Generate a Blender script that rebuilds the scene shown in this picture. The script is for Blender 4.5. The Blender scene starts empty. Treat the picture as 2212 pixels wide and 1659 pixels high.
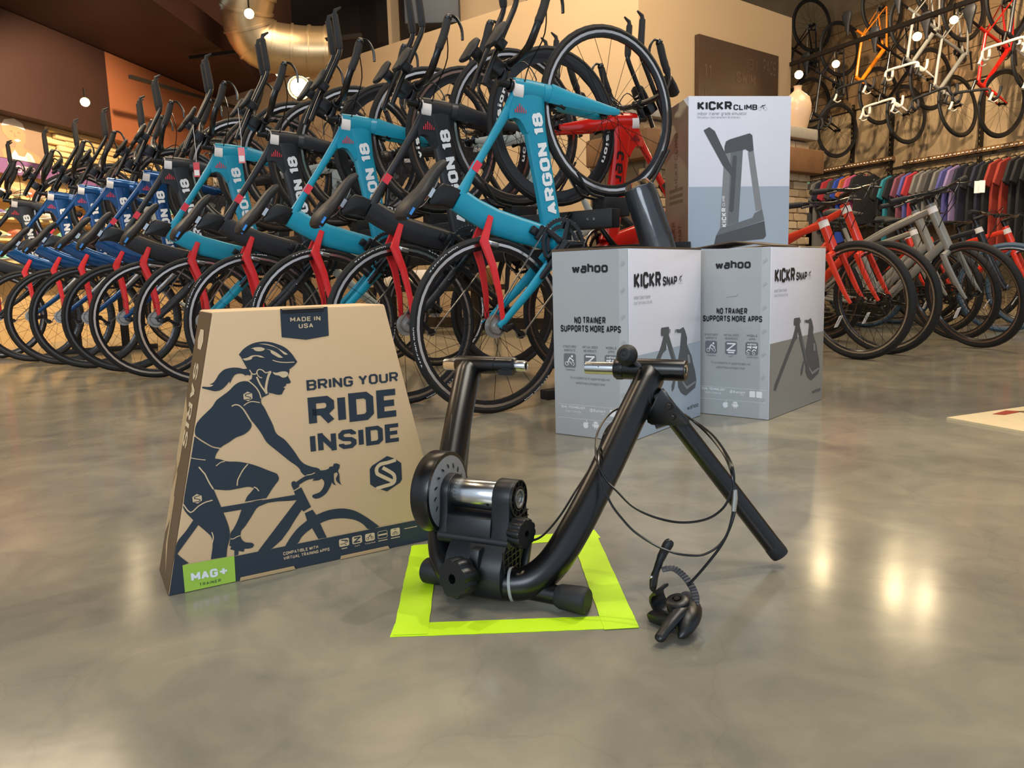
import bpy, bmesh, math, random
from math import sin, cos, pi, radians, sqrt, hypot
from mathutils import Vector, Matrix
random.seed(7)
SC = bpy.context.scene
COL = SC.collection
# ------------------------------------------------------------------ camera, world, light, exposure
P, R = radians(8.05), radians(1.7)
fw = Vector((0, cos(P), -sin(P))); r0 = Vector((1, 0, 0)); u0 = Vector((0, sin(P), cos(P)))
up = u0*cos(R) + r0*sin(R); rt = r0*cos(R) - u0*sin(R)
cd = bpy.data.cameras.new('camera'); cam = bpy.data.objects.new('camera', cd); COL.objects.link(cam)
m3 = Matrix((rt, up, -fw)).transposed(); m4 = m3.to_4x4(); m4.translation = Vector((0, 0, .52))
cam.matrix_world = m4
cd.sensor_width = 36; cd.lens = 1640/2212*36; cd.clip_start = .02; cd.clip_end = 100
SC.camera = cam
SC.view_settings.view_transform = 'Standard'; SC.view_settings.look = 'None'
SC.view_settings.gamma = 1; SC.view_settings.use_curve_mapping = False
SC.view_settings.exposure = 0.62
w = bpy.data.worlds.new('world'); SC.world = w; w.use_nodes = True
bg = w.node_tree.nodes['Background']; bg.inputs[0].default_value = (.72, .84, 1, 1); bg.inputs[1].default_value = .48

def light(name, kind, loc, to, power, color, **k):
    d = bpy.data.lights.new(name, kind); d.energy = power; d.color = color
    for a, b in k.items(): setattr(d, a, b)
    o = bpy.data.objects.new(name, d); COL.objects.link(o); o.location = loc
    o.rotation_euler = (Vector(to)-Vector(loc)).to_track_quat('-Z', 'Y').to_euler()
    return o
WARM = (1, .78, .53); WARM2 = (1, .6, .3); NEU = (1, .91, .78)
light('window_light', 'AREA', (-2.2, -3.6, 2.6), (.2, 2.2, .3), 95, (.80, .90, 1), shape='RECTANGLE', size=3.2, size_y=1.8)
light('ceiling_light_near', 'AREA', (.8, 1.4, 4.6), (.5, 2.2, 0), 62, NEU, shape='RECTANGLE', size=2.0, size_y=1.2)
light('ceiling_light_left', 'AREA', (-3.2, 4.2, 2.85), (-2.6, 4.6, 0), 48, WARM, shape='RECTANGLE', size=2.2, size_y=1.6)
light('ceiling_light_right', 'AREA', (3.6, 4.6, 4.6), (3.0, 5.2, 0), 105, WARM, shape='RECTANGLE', size=2.6, size_y=2.0)
light('ceiling_light_back', 'AREA', (-.5, 6.2, 4.6), (-.4, 7.2, 1.5), 85, WARM, shape='RECTANGLE', size=2.4, size_y=1.6)
def spot(name, loc, to, pw, col=WARM, ang=60, bl=.6, r=.04):
    return light(name, 'SPOT', loc, to, pw, col, spot_size=radians(ang), spot_blend=bl, shadow_soft_size=r)
spot('track_spot', (2.0, 3.2, 4.2), (.35, 1.2, 0), 150, NEU, 50)
spot('track_spot', (-1.8, 2.4, 4.2), (-.2, 1.6, 0), 60, WARM, 60)
spot('track_spot', (3.0, 6.6, 3.9), (5.2, 8.8, 1.9), 420, WARM, 64)
spot('track_spot', (2.9, 7.6, 3.9), (4.9, 10.0, 2.0), 170, WARM, 60)
spot('track_spot', (3.4, 5.4, 3.9), (5.8, 7.2, 1.6), 170, WARM, 60)
spot('track_spot', (.4, 4.6, 4.3), (-.3, 8.0, 2.0), 260, WARM, 80)
spot('track_spot', (1.0, 4.2, 4.3), (2.3, 7.2, 1.6), 150, WARM, 70)
spot('track_spot', (-2.6, 6.4, 2.9), (-4.6, 8.2, 1.3), 420, WARM, 80)
spot('track_spot', (-2.6, 8.2, 2.9), (-4.3, 10.0, 1.4), 420, WARM, 80)
spot('track_spot', (-2.3, 5.2, 2.9), (-2.6, 4.6, 0), 90, WARM, 90)

# ------------------------------------------------------------------ materials
def lin(h):
    h = h.lstrip('#'); c = [int(h[i:i+2], 16)/255 for i in (0, 2, 4)]
    return tuple(x/12.92 if x <= .04045 else ((x+.055)/1.055)**2.4 for x in c) + (1,)
def mat(name, col, rough=.5, metal=0, var=.08, scale=30, bump=0, bscale=200, coat=0, spec=None, emit=None, es=0, trans=0, alpha=1, aniso=0):
    m = bpy.data.materials.new(name); m.use_nodes = True; nt = m.node_tree; N = nt.nodes; L = nt.links
    b = N['Principled BSDF']; c = lin(col) if isinstance(col, str) else tuple(col)+(1,)
    b.inputs['Roughness'].default_value = rough; b.inputs['Metallic'].default_value = metal
    if coat: b.inputs['Coat Weight'].default_value = coat
    if spec is not None: b.inputs['Specular IOR Level'].default_value = spec
    if emit: b.inputs['Emission Color'].default_value = lin(emit); b.inputs['Emission Strength'].default_value = es
    if trans: b.inputs['Transmission Weight'].default_value = trans
    if alpha < 1: b.inputs['Alpha'].default_value = alpha
    tc = N.new('ShaderNodeTexCoord')
    no = N.new('ShaderNodeTexNoise'); no.inputs['Scale'].default_value = scale; no.inputs['Detail'].default_value = 4
    L.new(tc.outputs['Object'], no.inputs['Vector'])
    mx = N.new('ShaderNodeMix'); mx.data_type = 'RGBA'
    mx.inputs[6].default_value = tuple(max(0, x*(1-var)) for x in c[:3])+(1,)
    mx.inputs[7].default_value = tuple(min(1, x*(1+var)) for x in c[:3])+(1,)
    L.new(no.outputs['Fac'], mx.inputs[0]); L.new(mx.outputs[2], b.inputs['Base Color'])
    if bump:
        n2 = N.new('ShaderNodeTexNoise'); n2.inputs['Scale'].default_value = bscale; n2.inputs['Detail'].default_value = 3
        L.new(tc.outputs['Object'], n2.inputs['Vector'])
        bp = N.new('ShaderNodeBump'); bp.inputs['Strength'].default_value = bump; bp.inputs['Distance'].default_value = .002
        L.new(n2.outputs['Fac'], bp.inputs['Height']); L.new(bp.outputs['Normal'], b.inputs['Normal'])
    return m
M = {}
def mk(k, *a, **kw): M[k] = mat(k, *a, **kw); return M[k]
mk('black_metal', '#101012', .3, 0, bump=.06, bscale=900, spec=.6)
mk('black_plastic', '#0e0f11', .38, bump=.05)
mk('black_rubber', '#191a1b', .62, bump=.15)
mk('black_gloss', '#0c0c0e', .2, coat=.5)
mk('silver', '#d6d8d8', .22, 1, var=.05, scale=60)
mk('dull_silver', '#a9adb0', .4, 1)
mk('disc_grey', '#8b9197', .42, .35, var=.1)
mk('teal_paint', '#0f93b1', .38, coat=.15)
mk('black_paint', '#202227', .42, coat=.1)
mk('blue_paint', '#0f4880', .22, .35, coat=.6)
mk('red_paint', '#d8282c', .35, coat=.3)
mk('red_hybrid', '#dd3a22', .32, coat=.3)
mk('red_gloss', '#cf1d14', .18, coat=.7)
mk('orange_paint', '#dd7a17', .3, coat=.3)
mk('cassette_silver', '#c9cac8', .3, .9); mk('grey_paint', '#8c8a82', .4, coat=.2)
mk('white_paint', '#e3e0d8', .35)
mk('white_ink', '#f0f2f4', .5, var=.02)
mk('black_ink', '#16161a', .5, var=.02)
mk('pink_ink', '#e23a4a', .5)
mk('tyre', '#111214', .7, bump=.3, bscale=500)
mk('tyre_blue', '#3c5468', .65)
mk('rim_black', '#151518', .3, coat=.2)
mk('rim_grey', '#54575b', .35, .5)
mk('track', '#d8cfc8', .24, 1, var=.05)
mk('track_brown', '#8d7468', .3, .7)
mk('spoke', '#2a2622', .35, .8)
mk('saddle', '#202123', .5, bump=.2, bscale=600)
mk('tape', '#1d1d1f', .7, bump=.5, bscale=260)
mk('tape_white', '#cfc6b6', .6)
mk('chain', '#8f8d88', .35, .9)
mk('tag_white', '#f2ece8', .6)
mk('blue_sticker', '#3b8fe0', .5)
mk('gold', '#b79c55', .4)
# kraft board with fine flutes
def board(name, col, rough=.6, var=.05, coat=0):
    m = mat(name, col, rough, var=var, scale=9, coat=coat)
    nt = m.node_tree; N = nt.nodes; L = nt.links
    wv = N.new('ShaderNodeTexWave'); wv.inputs['Scale'].default_value = 60; wv.inputs['Distortion'].default_value = .3
    wv.bands_direction = 'DIAGONAL'
    tc = N.new('ShaderNodeTexCoord'); L.new(tc.outputs['Object'], wv.inputs['Vector'])
    bp = N.new('ShaderNodeBump'); bp.inputs['Strength'].default_value = .05; bp.inputs['Distance'].default_value = .001
    L.new(wv.outputs['Fac'], bp.inputs['Height']); L.new(bp.outputs['Normal'], N['Principled BSDF'].inputs['Normal'])
    M[name] = m; return m
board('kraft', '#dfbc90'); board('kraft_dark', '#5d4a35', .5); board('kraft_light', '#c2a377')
board('navy_ink', '#2b3642', .55)
board('carton_white', '#e2e4f0', .32, coat=.2); board('carton_grey', '#aeb3b5', .3, coat=.25); board('carton_grey2', '#8f908d', .35, coat=.2)
board('carton_blue', '#a9b8c6', .35, coat=.2); board('carton_brown', '#8b7563', .4)
mk('ink_grey', '#55585c', .5); mk('ink_lightgrey', '#8d9094', .5); mk('ink_mid', '#6f757a', .45)
mk('lime', '#c6f01e', .45, var=.05, bump=.15, bscale=60)
mk('lime_sticker', '#a8d04c', .5)
mk('kraft_ink', '#e0c49c', .6)

# ------------------------------------------------------------------ mesh helpers
class MB:
    def __init__(s): s.v = []; s.f = []
    def add(s, vs, fs):
        n = len(s.v); s.v += [tuple(x) for x in vs]; s.f += [tuple(i+n for i in f) for f in fs]; return s
    def box(s, c, d, rot=None):
        vs = [Vector((x*d[0]/2, y*d[1]/2, z*d[2]/2)) for x in (-1, 1) for y in (-1, 1) for z in (-1, 1)]
        if rot: vs = [rot @ v for v in vs]
        return s.add([v+Vector(c) for v in vs], [(0, 1, 3, 2), (4, 6, 7, 5), (0, 4, 5, 1), (2, 3, 7, 6), (0, 2, 6, 4), (1, 5, 7, 3)])
    def beam(s, a, b, w, h, up=(0, 0, 1)):
        a = Vector(a); b = Vector(b); t = b-a; L = t.length; t.normalize(); sd = t.cross(Vector(up)).normalized(); u = sd.cross(t)
        return s.box((a+b)/2, (L, w, h), Matrix((t, sd, u)).transposed())
    def rings(s, rs, closed=False, caps=True):
        n = len(rs[0]); vs = [p for r in rs for p in r]; fs = []
        k = len(rs)
        for i in range(k if closed else k-1):
            j = (i+1) % k
            for a in range(n):
                b = (a+1) % n; fs.append((i*n+a, i*n+b, j*n+b, j*n+a))
        if caps and not closed: fs.append(tuple(range(n))[::-1]); fs.append(tuple((k-1)*n+a for a in range(n)))
        return s.add(vs, fs)
    def loft(s, path, ra, rb=None, side=(0, 1, 0), n=12, p=2., closed=False):
        """ra: half size in the plane of the bend (perp. to side), rb: half size along side"""
        path = [Vector(q) for q in path]; k = len(path)
        ra = ra if isinstance(ra, (list, tuple)) else [ra]*k
        rb = ra if rb is None else (rb if isinstance(rb, (list, tuple)) else [rb]*k)
        side = Vector(side); rs = []
        for i, q in enumerate(path):
            if closed: t = path[(i+1) % k]-path[i-1]
            else: t = path[min(i+1, k-1)]-path[max(i-1, 0)]
            t.normalize(); e = side-t*side.dot(t)
            if e.length < 1e-4: e = t.orthogonal()
            e.normalize(); g = t.cross(e); ring = []
            for a in range(n):
                th = 2*pi*a/n; cx, sy = cos(th), sin(th)
                x = abs(cx)**(2/p)*(1 if cx >= 0 else -1); y = abs(sy)**(2/p)*(1 if sy >= 0 else -1)
                ring.append(q+e*rb[i]*x+g*ra[i]*y)
            rs.append(ring)
        return s.rings(rs, closed)
    def tube(s, path, r, n=8, closed=False):
        path = [Vector(q) for q in path]; k = len(path); r = r if isinstance(r, (list, tuple)) else [r]*k
        t = (path[1]-path[0]).normalized(); e = t.orthogonal().normalized(); rs = []
        for i, q in enumerate(path):
            if closed: t = path[(i+1) % k]-path[i-1]
            else: t = path[min(i+1, k-1)]-path[max(i-1, 0)]
            if t.length < 1e-9: t = Vector((0, 0, 1))
            t.normalize(); e = (e-t*e.dot(t))
            if e.length < 1e-5: e = t.orthogonal()
            e.normalize(); g = t.cross(e)
            rs.append([q+e*r[i]*cos(2*pi*a/n)+g*r[i]*sin(2*pi*a/n) for a in range(n)])
        return s.rings(rs, closed)
    def lathe(s, prof, o=(0, 0, 0), ax=(0, 0, 1), n=24, closed=False, wob=None):
        """prof: (radius, distance along axis)"""
        o = Vector(o); ax = Vector(ax).normalized(); e = ax.orthogonal().normalized(); g = ax.cross(e); rs = []
        for r, d in prof:
            rs.append([o+ax*d+(e*cos(2*pi*a/n)+g*sin(2*pi*a/n))*max(r, 1e-5)*(wob(2*pi*a/n) if wob else 1) for a in range(n)])
        return s.rings(rs, closed, caps=not closed)
    def prism(s, poly, m, w0, w1):
        n = len(poly); vs = [m(u, v, w0) for u, v in poly]+[m(u, v, w1) for u, v in poly]
        fs = [tuple(range(n))[::-1], tuple(range(n, 2*n))]+[(i, (i+1) % n, n+(i+1) % n, n+i) for i in range(n)]
        return s.add(vs, fs)
    def flat(s, poly, m, w=0.):
        return s.add([m(u, v, w) for u, v in poly], [tuple(range(len(poly)))])
    def sphere(s, c, r, n=12, sc=(1, 1, 1)):
        rs = []
        for i in range(1, n//2):
            ph = pi*i/(n//2); rs.append([Vector(c)+Vector((r*sc[0]*sin(ph)*cos(2*pi*a/n), r*sc[1]*sin(ph)*sin(2*pi*a/n), r*sc[2]*cos(ph))) for a in range(n)])
        return s.rings(rs)
    def mesh(s, name, bevel=0, seg=2, smooth=True, ang=38):
        me = bpy.data.meshes.new(name); me.from_pydata(s.v, [], s.f)
        bm = bmesh.new(); bm.from_mesh(me)
        if bevel:
            es = [e for e in bm.edges if len(e.link_faces) == 2 and e.calc_face_angle(0) > radians(30)]
            bmesh.ops.bevel(bm, geom=es, offset=bevel, segments=seg, profile=.5, affect='EDGES', clamp_overlap=True)
        bmesh.ops.recalc_face_normals(bm, faces=bm.faces)
        bm.to_mesh(me); bm.free()
        if smooth:
            me.polygons.foreach_set('use_smooth', [True]*len(me.polygons)); me.set_sharp_from_angle(angle=radians(ang))
        return me
def cat(pts, n=5, closed=False):
    P_ = [Vector(p) for p in pts]; out = []; k = len(P_)
    for i in range(k if closed else k-1):
        if closed: a, b, c, d = P_[i-1], P_[i], P_[(i+1) % k], P_[(i+2) % k]
        else: a, b, c, d = P_[max(i-1, 0)], P_[i], P_[i+1], P_[min(i+2, k-1)]
        for j in range(n):
            t = j/n
            out.append(.5*((2*b)+(c-a)*t+(2*a-5*b+4*c-d)*t*t+(3*b-a-3*c+d)*t**3))
    if not closed: out.append(P_[-1])
    return out
def link(name, me, m=None, parent=None, loc=None, mtx=None):
    o = bpy.data.objects.new(name, me); COL.objects.link(o)
    if m is not None:
        if not me.materials: me.materials.append(m)
        elif me.materials[0] != m:
            o.material_slots[0].link = 'OBJECT'; o.material_slots[0].material = m
    if parent: o.parent = parent
    if loc: o.location = loc
    if mtx is not None: o.matrix_local = mtx
    return o
PRINTS = ('lettering', 'print', 'writing', 'stripes', 'slots', 'crease', 'hole', 'lattice', 'teeth', 'picture', 'highlight', 'bolt', 'facets', 'motif', 'cable', 'logo')
def obj(name, mb, m, parent=None, **k):
    o = link(name, mb.mesh(name, **k), m if not isinstance(m, str) else M[m], parent)
    if parent is not None and any(q in name for q in PRINTS) and not any(q in name for q in ('pivot', 'knob', 'bracket')): o['kind'] = 'stuff'
    return o
def thing(name, label, category, loc=(0, 0, 0), rz=0, group=None):
    o = bpy.data.objects.new(name, None); COL.objects.link(o); o.empty_display_size = .05
    o.location = loc; o.rotation_euler = (0, 0, rz); o['label'] = label; o['category'] = category
    if group: o['group'] = group
    return o
def tag(o, label, category, group=None):
    o['label'] = label; o['category'] = category
    if group: o['group'] = group
    return o
def struct(name, mb, m, parent=None, **k):
    o = obj(name, mb, m, parent, **k)
    if not parent: o['kind'] = 'structure'
    return o
# ------------------------------------------------------------------ print: stroke lettering and flat shapes
G = {
'A': [[(0, 0), (2, 6), (4, 0)], [(.75, 1.9), (3.25, 1.9)]], 'B': [[(0, 0), (0, 6), (3.1, 6), (4, 5.2), (4, 3.9), (3.4, 3.1), (4, 2.3), (4, .8), (3.2, 0), (0, 0)], [(0, 3.1), (3.3, 3.1)]],
'C': [[(4, 4.4), (4, 5), (3.1, 6), (.9, 6), (0, 5), (0, 1), (.9, 0), (3.1, 0), (4, 1), (4, 1.6)]], 'D': [[(0, 0), (0, 6), (3, 6), (4, 5), (4, 1), (3, 0), (0, 0)]],
'E': [[(3.7, 6), (0, 6), (0, 0), (3.7, 0)], [(0, 3.05), (3.3, 3.05)]], 'F': [[(3.7, 6), (0, 6), (0, 0)], [(0, 2.9), (3.3, 2.9)]],
'G': [[(4, 4.5), (4, 5), (3.1, 6), (.9, 6), (0, 5), (0, 1), (.9, 0), (3.1, 0), (4, 1), (4, 2.8), (2.1, 2.8)]], 'H': [[(0, 0), (0, 6)], [(4, 0), (4, 6)], [(0, 3), (4, 3)]],
'I': [[(0, 0), (0, 6)]], 'J': [[(3, 6), (3, 1), (2.2, 0), (.8, 0), (0, 1), (0, 1.6)]], 'K': [[(0, 0), (0, 6)], [(3.8, 6), (.7, 3), (4, 0)]],
'L': [[(0, 6), (0, 0), (3.6, 0)]], 'M': [[(0, 0), (0, 6), (2.4, 2), (4.8, 6), (4.8, 0)]], 'N': [[(0, 0), (0, 6), (4, 0), (4, 6)]],
'O': [[(0, 3), (0, 5), (.9, 6), (3.1, 6), (4, 5), (4, 1), (3.1, 0), (.9, 0), (0, 1), (0, 3)]], 'P': [[(0, 0), (0, 6), (3.1, 6), (4, 5.1), (4, 3.5), (3.1, 2.6), (0, 2.6)]],
'R': [[(0, 0), (0, 6), (3.1, 6), (4, 5.1), (4, 3.7), (3.1, 2.8), (0, 2.8)], [(2.1, 2.8), (4, 0)]],
'S': [[(4, 4.6), (4, 5.1), (3.1, 6), (.9, 6), (0, 5.1), (0, 4), (.9, 3.2), (3.1, 2.8), (4, 2), (4, .9), (3.1, 0), (.9, 0), (0, .9), (0, 1.4)]],
'T': [[(0, 6), (4, 6)], [(2, 6), (2, 0)]], 'U': [[(0, 6), (0, 1), (.9, 0), (3.1, 0), (4, 1), (4, 6)]], 'V': [[(0, 6), (2, 0), (4, 6)]],
'W': [[(0, 6), (1.3, 0), (2.7, 4.6), (4.1, 0), (5.4, 6)]], 'X': [[(0, 0), (4, 6)], [(0, 6), (4, 0)]], 'Y': [[(0, 6), (2, 2.8), (4, 6)], [(2, 2.8), (2, 0)]], 'Z': [[(0, 6), (4, 6), (0, 0), (4, 0)]],
'1': [[(.2, 4.9), (1.5, 6), (1.5, 0)]], '8': [[(2, 3.2), (.8, 3.2), (.15, 4), (.15, 5.2), (.9, 6), (3.1, 6), (3.85, 5.2), (3.85, 4), (3.2, 3.2), (2, 3.2)], [(.9, 3.2), (0, 2.3), (0, .9), (.9, 0), (3.1, 0), (4, .9), (4, 2.3), (3.1, 3.2)]],
'7': [[(0, 6), (4, 6), (1.4, 0)]], '3': [[(0, 5.2), (.8, 6), (3.2, 6), (4, 5.1), (4, 4), (3.2, 3.1), (1.5, 3.1)], [(3.2, 3.1), (4, 2.2), (4, .9), (3.2, 0), (.8, 0), (0, .9)]], '0': [[(0, 3), (0, 5), (.9, 6), (3.1, 6), (4, 5), (4, 1), (3.1, 0), (.9, 0), (0, 1), (0, 3)]],
'+': [[(0, 2.8), (5.4, 2.8)], [(2.7, .1), (2.7, 5.5)]], "'": [[(0, 6), (0, 4.8)]],
'a': [[(.3, 4), (3, 4), (3.4, 3.5), (3.4, 0)], [(3.4, 2.3), (.6, 2.3), (0, 1.7), (0, .6), (.6, 0), (3.4, 0)]], 'b': [[(0, 6), (0, 0), (2.8, 0), (3.4, .6), (3.4, 3.4), (2.8, 4), (0, 4)]],
'c': [[(3.3, 4), (.7, 4), (0, 3.3), (0, .7), (.7, 0), (3.3, 0)]], 'd': [[(3.4, 6), (3.4, 0), (.6, 0), (0, .6), (0, 3.4), (.6, 4), (3.4, 4)]],
'e': [[(0, 2), (3.4, 2), (3.4, 3.3), (2.8, 4), (.6, 4), (0, 3.4), (0, .6), (.6, 0), (3.2, 0)]], 'f': [[(2, 6), (1.2, 6), (.6, 5.4), (.6, 0)], [(0, 4), (2, 4)]],
'g': [[(3.4, 0), (.6, 0), (0, .6), (0, 3.4), (.6, 4), (3.4, 4), (3.4, -1), (2.8, -1.6), (.4, -1.6)]], 'h': [[(0, 6), (0, 0)], [(0, 4), (2.8, 4), (3.4, 3.4), (3.4, 0)]],
'i': [[(0, 0), (0, 4)], [(0, 5.2), (0, 6)]], 'k': [[(0, 0), (0, 6)], [(3.2, 4), (.6, 2), (3.3, 0)]], 'l': [[(0, 6), (0, 0)]], 'm': [[(0, 0), (0, 4), (5, 4), (5.6, 3.4), (5.6, 0)], [(2.8, 4), (2.8, 0)]],
'n': [[(0, 0), (0, 4), (2.8, 4), (3.4, 3.4), (3.4, 0)]], 'o': [[(0, 2), (0, 3.3), (.7, 4), (2.8, 4), (3.5, 3.3), (3.5, .7), (2.8, 0), (.7, 0), (0, .7), (0, 2)]],
'p': [[(0, -1.6), (0, 4), (2.8, 4), (3.4, 3.4), (3.4, .6), (2.8, 0), (0, 0)]], 'r': [[(0, 0), (0, 4), (2.2, 4)]], 's': [[(3.2, 4), (.6, 4), (0, 3.4), (0, 2.5), (.6, 2), (2.8, 2), (3.3, 1.5), (3.3, .6), (2.8, 0), (0, 0)]],
't': [[(.8, 5.6), (.8, .6), (1.4, 0), (2.3, 0)], [(0, 4), (2.3, 4)]], 'u': [[(0, 4), (0, .6), (.6, 0), (3.4, 0), (3.4, 4)]], 'v': [[(0, 4), (1.7, 0), (3.4, 4)]],
'w': [[(0, 4), (1.2, 0), (2.5, 3.6), (3.8, 0), (5, 4)]], 'y': [[(0, 4), (1.7, 0)], [(3.4, 4), (1.2, -1.6)]], 'z': [[(0, 4), (3.2, 4), (0, 0), (3.2, 0)]], '.': [[(0, 0), (0, .4)]], '/': [[(0, -.5), (2, 6)]],
}
LAY = [0]
def smooth_poly(pts, n=4):
    P_ = [Vector(p) for p in pts]; k = len(P_); out = []; T = []
    for i in range(k):
        a = P_[i]-P_[i-1]; b = P_[(i+1) % k]-P_[i]
        T.append((a.normalized()+b.normalized()).normalized() if a.normalized().dot(b.normalized()) > .62 else None)
    for i in range(k):
        p, q = P_[i], P_[(i+1) % k]; L_ = (q-p).length; d = (q-p).normalized()
        if T[i] is None and T[(i+1) % k] is None: out.append(p); continue
        t0 = (T[i] or d)*L_; t1 = (T[(i+1) % k] or d)*L_
        for j in range(n):
            t = j/n; out.append(p*(2*t**3-3*t*t+1)+t0*(t**3-2*t*t+t)+q*(-2*t**3+3*t*t)+t1*(t**3-t*t))
    return [(v.x, v.y) for v in out]
def ribbon(mb, m, pts, w, h=0., sub=0):
    LAY[0] = (LAY[0]+1) % 9; h = h+.000012*LAY[0]
    P_ = [Vector(p) for p in pts]
    if sub:
        P_ = [Vector((p.x, p.y)) for p in cat([(p[0], p[1], 0) for p in pts], sub)]
    n = len(P_)
    if n < 2: return
    for i in range(1, n-1):          # very sharp corners are two overlapping strokes
        t1 = (P_[i]-P_[i-1]).normalized(); t2 = (P_[i+1]-P_[i]).normalized()
        if t1.dot(t2) < -.25:
            a_ = list(P_[:i+1]); b_ = list(P_[i:])
            ext = lambda t: w/2*(.9 if min(abs(t.x), abs(t.y)) < .02 else .25)
            a_[-1] = a_[-1]+t1*ext(t1); b_[0] = b_[0]-t2*ext(t2)
            ribbon(mb, m, a_, w, h); ribbon(mb, m, b_, w, h); return
    cl = (P_[0]-P_[-1]).length < 1e-6
    L = []; Rr = []
    for i in range(n):
        a = P_[i-1] if i > 0 else (P_[-2] if cl else None); b = P_[(i+1)] if i < n-1 else (P_[1] if cl else None)
        if a is None: t = (b-P_[i]).normalized(); q = 1
        elif b is None: t = (P_[i]-a).normalized(); q = 1
        else:
            t1 = (P_[i]-a).normalized(); t2 = (b-P_[i]).normalized(); t = t1+t2
            if t.length < .15: t = t1
            t.normalize(); q = min(1/max(.3, t.dot(t1)), 1.7)
        nn = Vector((-t.y, t.x))*w/2*q
        L.append(P_[i]+nn); Rr.append(P_[i]-nn)
    vs = [m(p.x, p.y, h) for p in L]+[m(p.x, p.y, h) for p in Rr]
    mb.add(vs, [(i, i+1, n+i+1, n+i) for i in range(n-1)])
def text(mb, m, s, u0, v0, u1, v1, wt=1.2, h=0., shear=0., gap=1.25, cap=6.):
    """lettering drawn as strokes so that it fills the box u0..u1, v0..v1"""
    xs = []; x = 0
    for ch in s:
        if ch == ' ': x += 2.4; continue
        g = G[ch]; wd = max(p[0] for st in g for p in st); xs.append((ch, x)); x += wd+wt+gap
    tot = x-gap-wt; H = v1-v0; sy = H/(cap+wt); sx = (u1-u0)/(tot+wt)
    for ch, ox in xs:
        for st in G[ch]:
            pts = [((wt/2+ox+px), (wt/2+py)) for px, py in st]
            mm = lambda a, b, c: m(u0+a*sx+shear*b*sy, v0+b*sy, c)
            ribbon(mb, mm, pts, wt, h)
def frame_map(o, ud, vd, nd, k=1.):
    o = Vector(o); ud = Vector(ud); vd = Vector(vd); nd = Vector(nd)
    return lambda u, v, w_=0.: o+ud*u*k+vd*v*k+nd*w_
# ------------------------------------------------------------------ setting
def plaster(name, c1, c2, scale=.8, rough=.75):
    m = mat(name, c1, rough, var=.03, scale=3)
    nt = m.node_tree; N = nt.nodes; L = nt.links; b = N['Principled BSDF']
    tc = N.new('ShaderNodeTexCoord'); no = N.new('ShaderNodeTexNoise'); no.inputs['Scale'].default_value = scale; no.inputs['Detail'].default_value = 5
    L.new(tc.outputs['Object'], no.inputs['Vector'])
    r = N.new('ShaderNodeValToRGB'); r.color_ramp.elements[0].position = .35; r.color_ramp.elements[1].position = .68
    r.color_ramp.elements[0].color = lin(c1); r.color_ramp.elements[1].color = lin(c2)
    L.new(no.outputs['Fac'], r.inputs[0]); L.new(r.outputs[0], b.inputs['Base Color']); M[name] = m; return m
plaster('wall_tan', '#a89070', '#ae9676'); plaster('wall_mottled', '#7d6a4e', '#a18a68', 1.1)
plaster('wall_terracotta', '#9d5b36', '#a7633c'); plaster('fascia_finger_blur', '#2e150a', '#36190c')
plaster('ceiling_dark', '#2b1c10', '#33210f'); plaster('soffit_finger_blur', '#3c1b0c', '#44200e')
plaster('wall_cream', '#c7a672', '#d1b180')
plaster('concrete_dark', '#38342c', '#453f34')
# polished concrete
fm = bpy.data.materials.new('polished_concrete'); fm.use_nodes = True; nt = fm.node_tree; N = nt.nodes; L = nt.links; b = N['Principled BSDF']
tc = N.new('ShaderNodeTexCoord')
def nz(sc, det=5, dist=0, rough=.55):
    n = N.new('ShaderNodeTexNoise'); n.inputs['Scale'].default_value = sc; n.inputs['Detail'].default_value = det; n.inputs['Distortion'].default_value = dist
    n.inputs['Roughness'].default_value = rough; L.new(tc.outputs['Object'], n.inputs['Vector']); return n
def ramp(src, a, ca, b_, cb):
    r = N.new('ShaderNodeValToRGB'); r.color_ramp.elements[0].position = a; r.color_ramp.elements[1].position = b_
    r.color_ramp.elements[0].color = ca; r.color_ramp.elements[1].color = cb; L.new(src, r.inputs[0]); return r
n1 = nz(1.3, 8, 1.2); c1 = ramp(n1.outputs['Fac'], .3, lin('#77756a'), .7, lin('#97917f'))
n2 = nz(6, 8, .9); c2 = ramp(n2.outputs['Fac'], .32, (.76, .77, .79, 1), .68, (1.14, 1.11, 1.04, 1))
mx = N.new('ShaderNodeMix'); mx.data_type = 'RGBA'; mx.blend_type = 'MULTIPLY'; mx.inputs[0].default_value = 1
L.new(c1.outputs[0], mx.inputs[6]); L.new(c2.outputs[0], mx.inputs[7])
n3 = nz(260, 2); c3 = ramp(n3.outputs['Fac'], .70, (0, 0, 0, 1), .80, (.14, .14, .13, 1))
m2_ = N.new('ShaderNodeMix'); m2_.data_type = 'RGBA'; m2_.blend_type = 'ADD'; m2_.inputs[0].default_value = .5
L.new(mx.outputs[2], m2_.inputs[6]); L.new(c3.outputs[0], m2_.inputs[7])
vo = N.new('ShaderNodeTexVoronoi'); vo.feature = 'DISTANCE_TO_EDGE'; vo.inputs['Scale'].default_value = 2.6
nd = nz(3, 4); ad = N.new('ShaderNodeMix'); ad.data_type = 'VECTOR'; ad.inputs[0].default_value = .22
L.new(tc.outputs['Object'], ad.inputs[4]); L.new(nd.outputs['Color'], ad.inputs[5]); L.new(ad.outputs[1], vo.inputs['Vector'])
cr = ramp(vo.outputs['Distance'], 0, (.93, .92, .91, 1), .007, (1, 1, 1, 1))
m3_ = N.new('ShaderNodeMix'); m3_.data_type = 'RGBA'; m3_.blend_type = 'MULTIPLY'; m3_.inputs[0].default_value = 1
L.new(m2_.outputs[2], m3_.inputs[6]); L.new(cr.outputs[0], m3_.inputs[7]); L.new(m3_.outputs[2], b.inputs['Base Color'])
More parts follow.
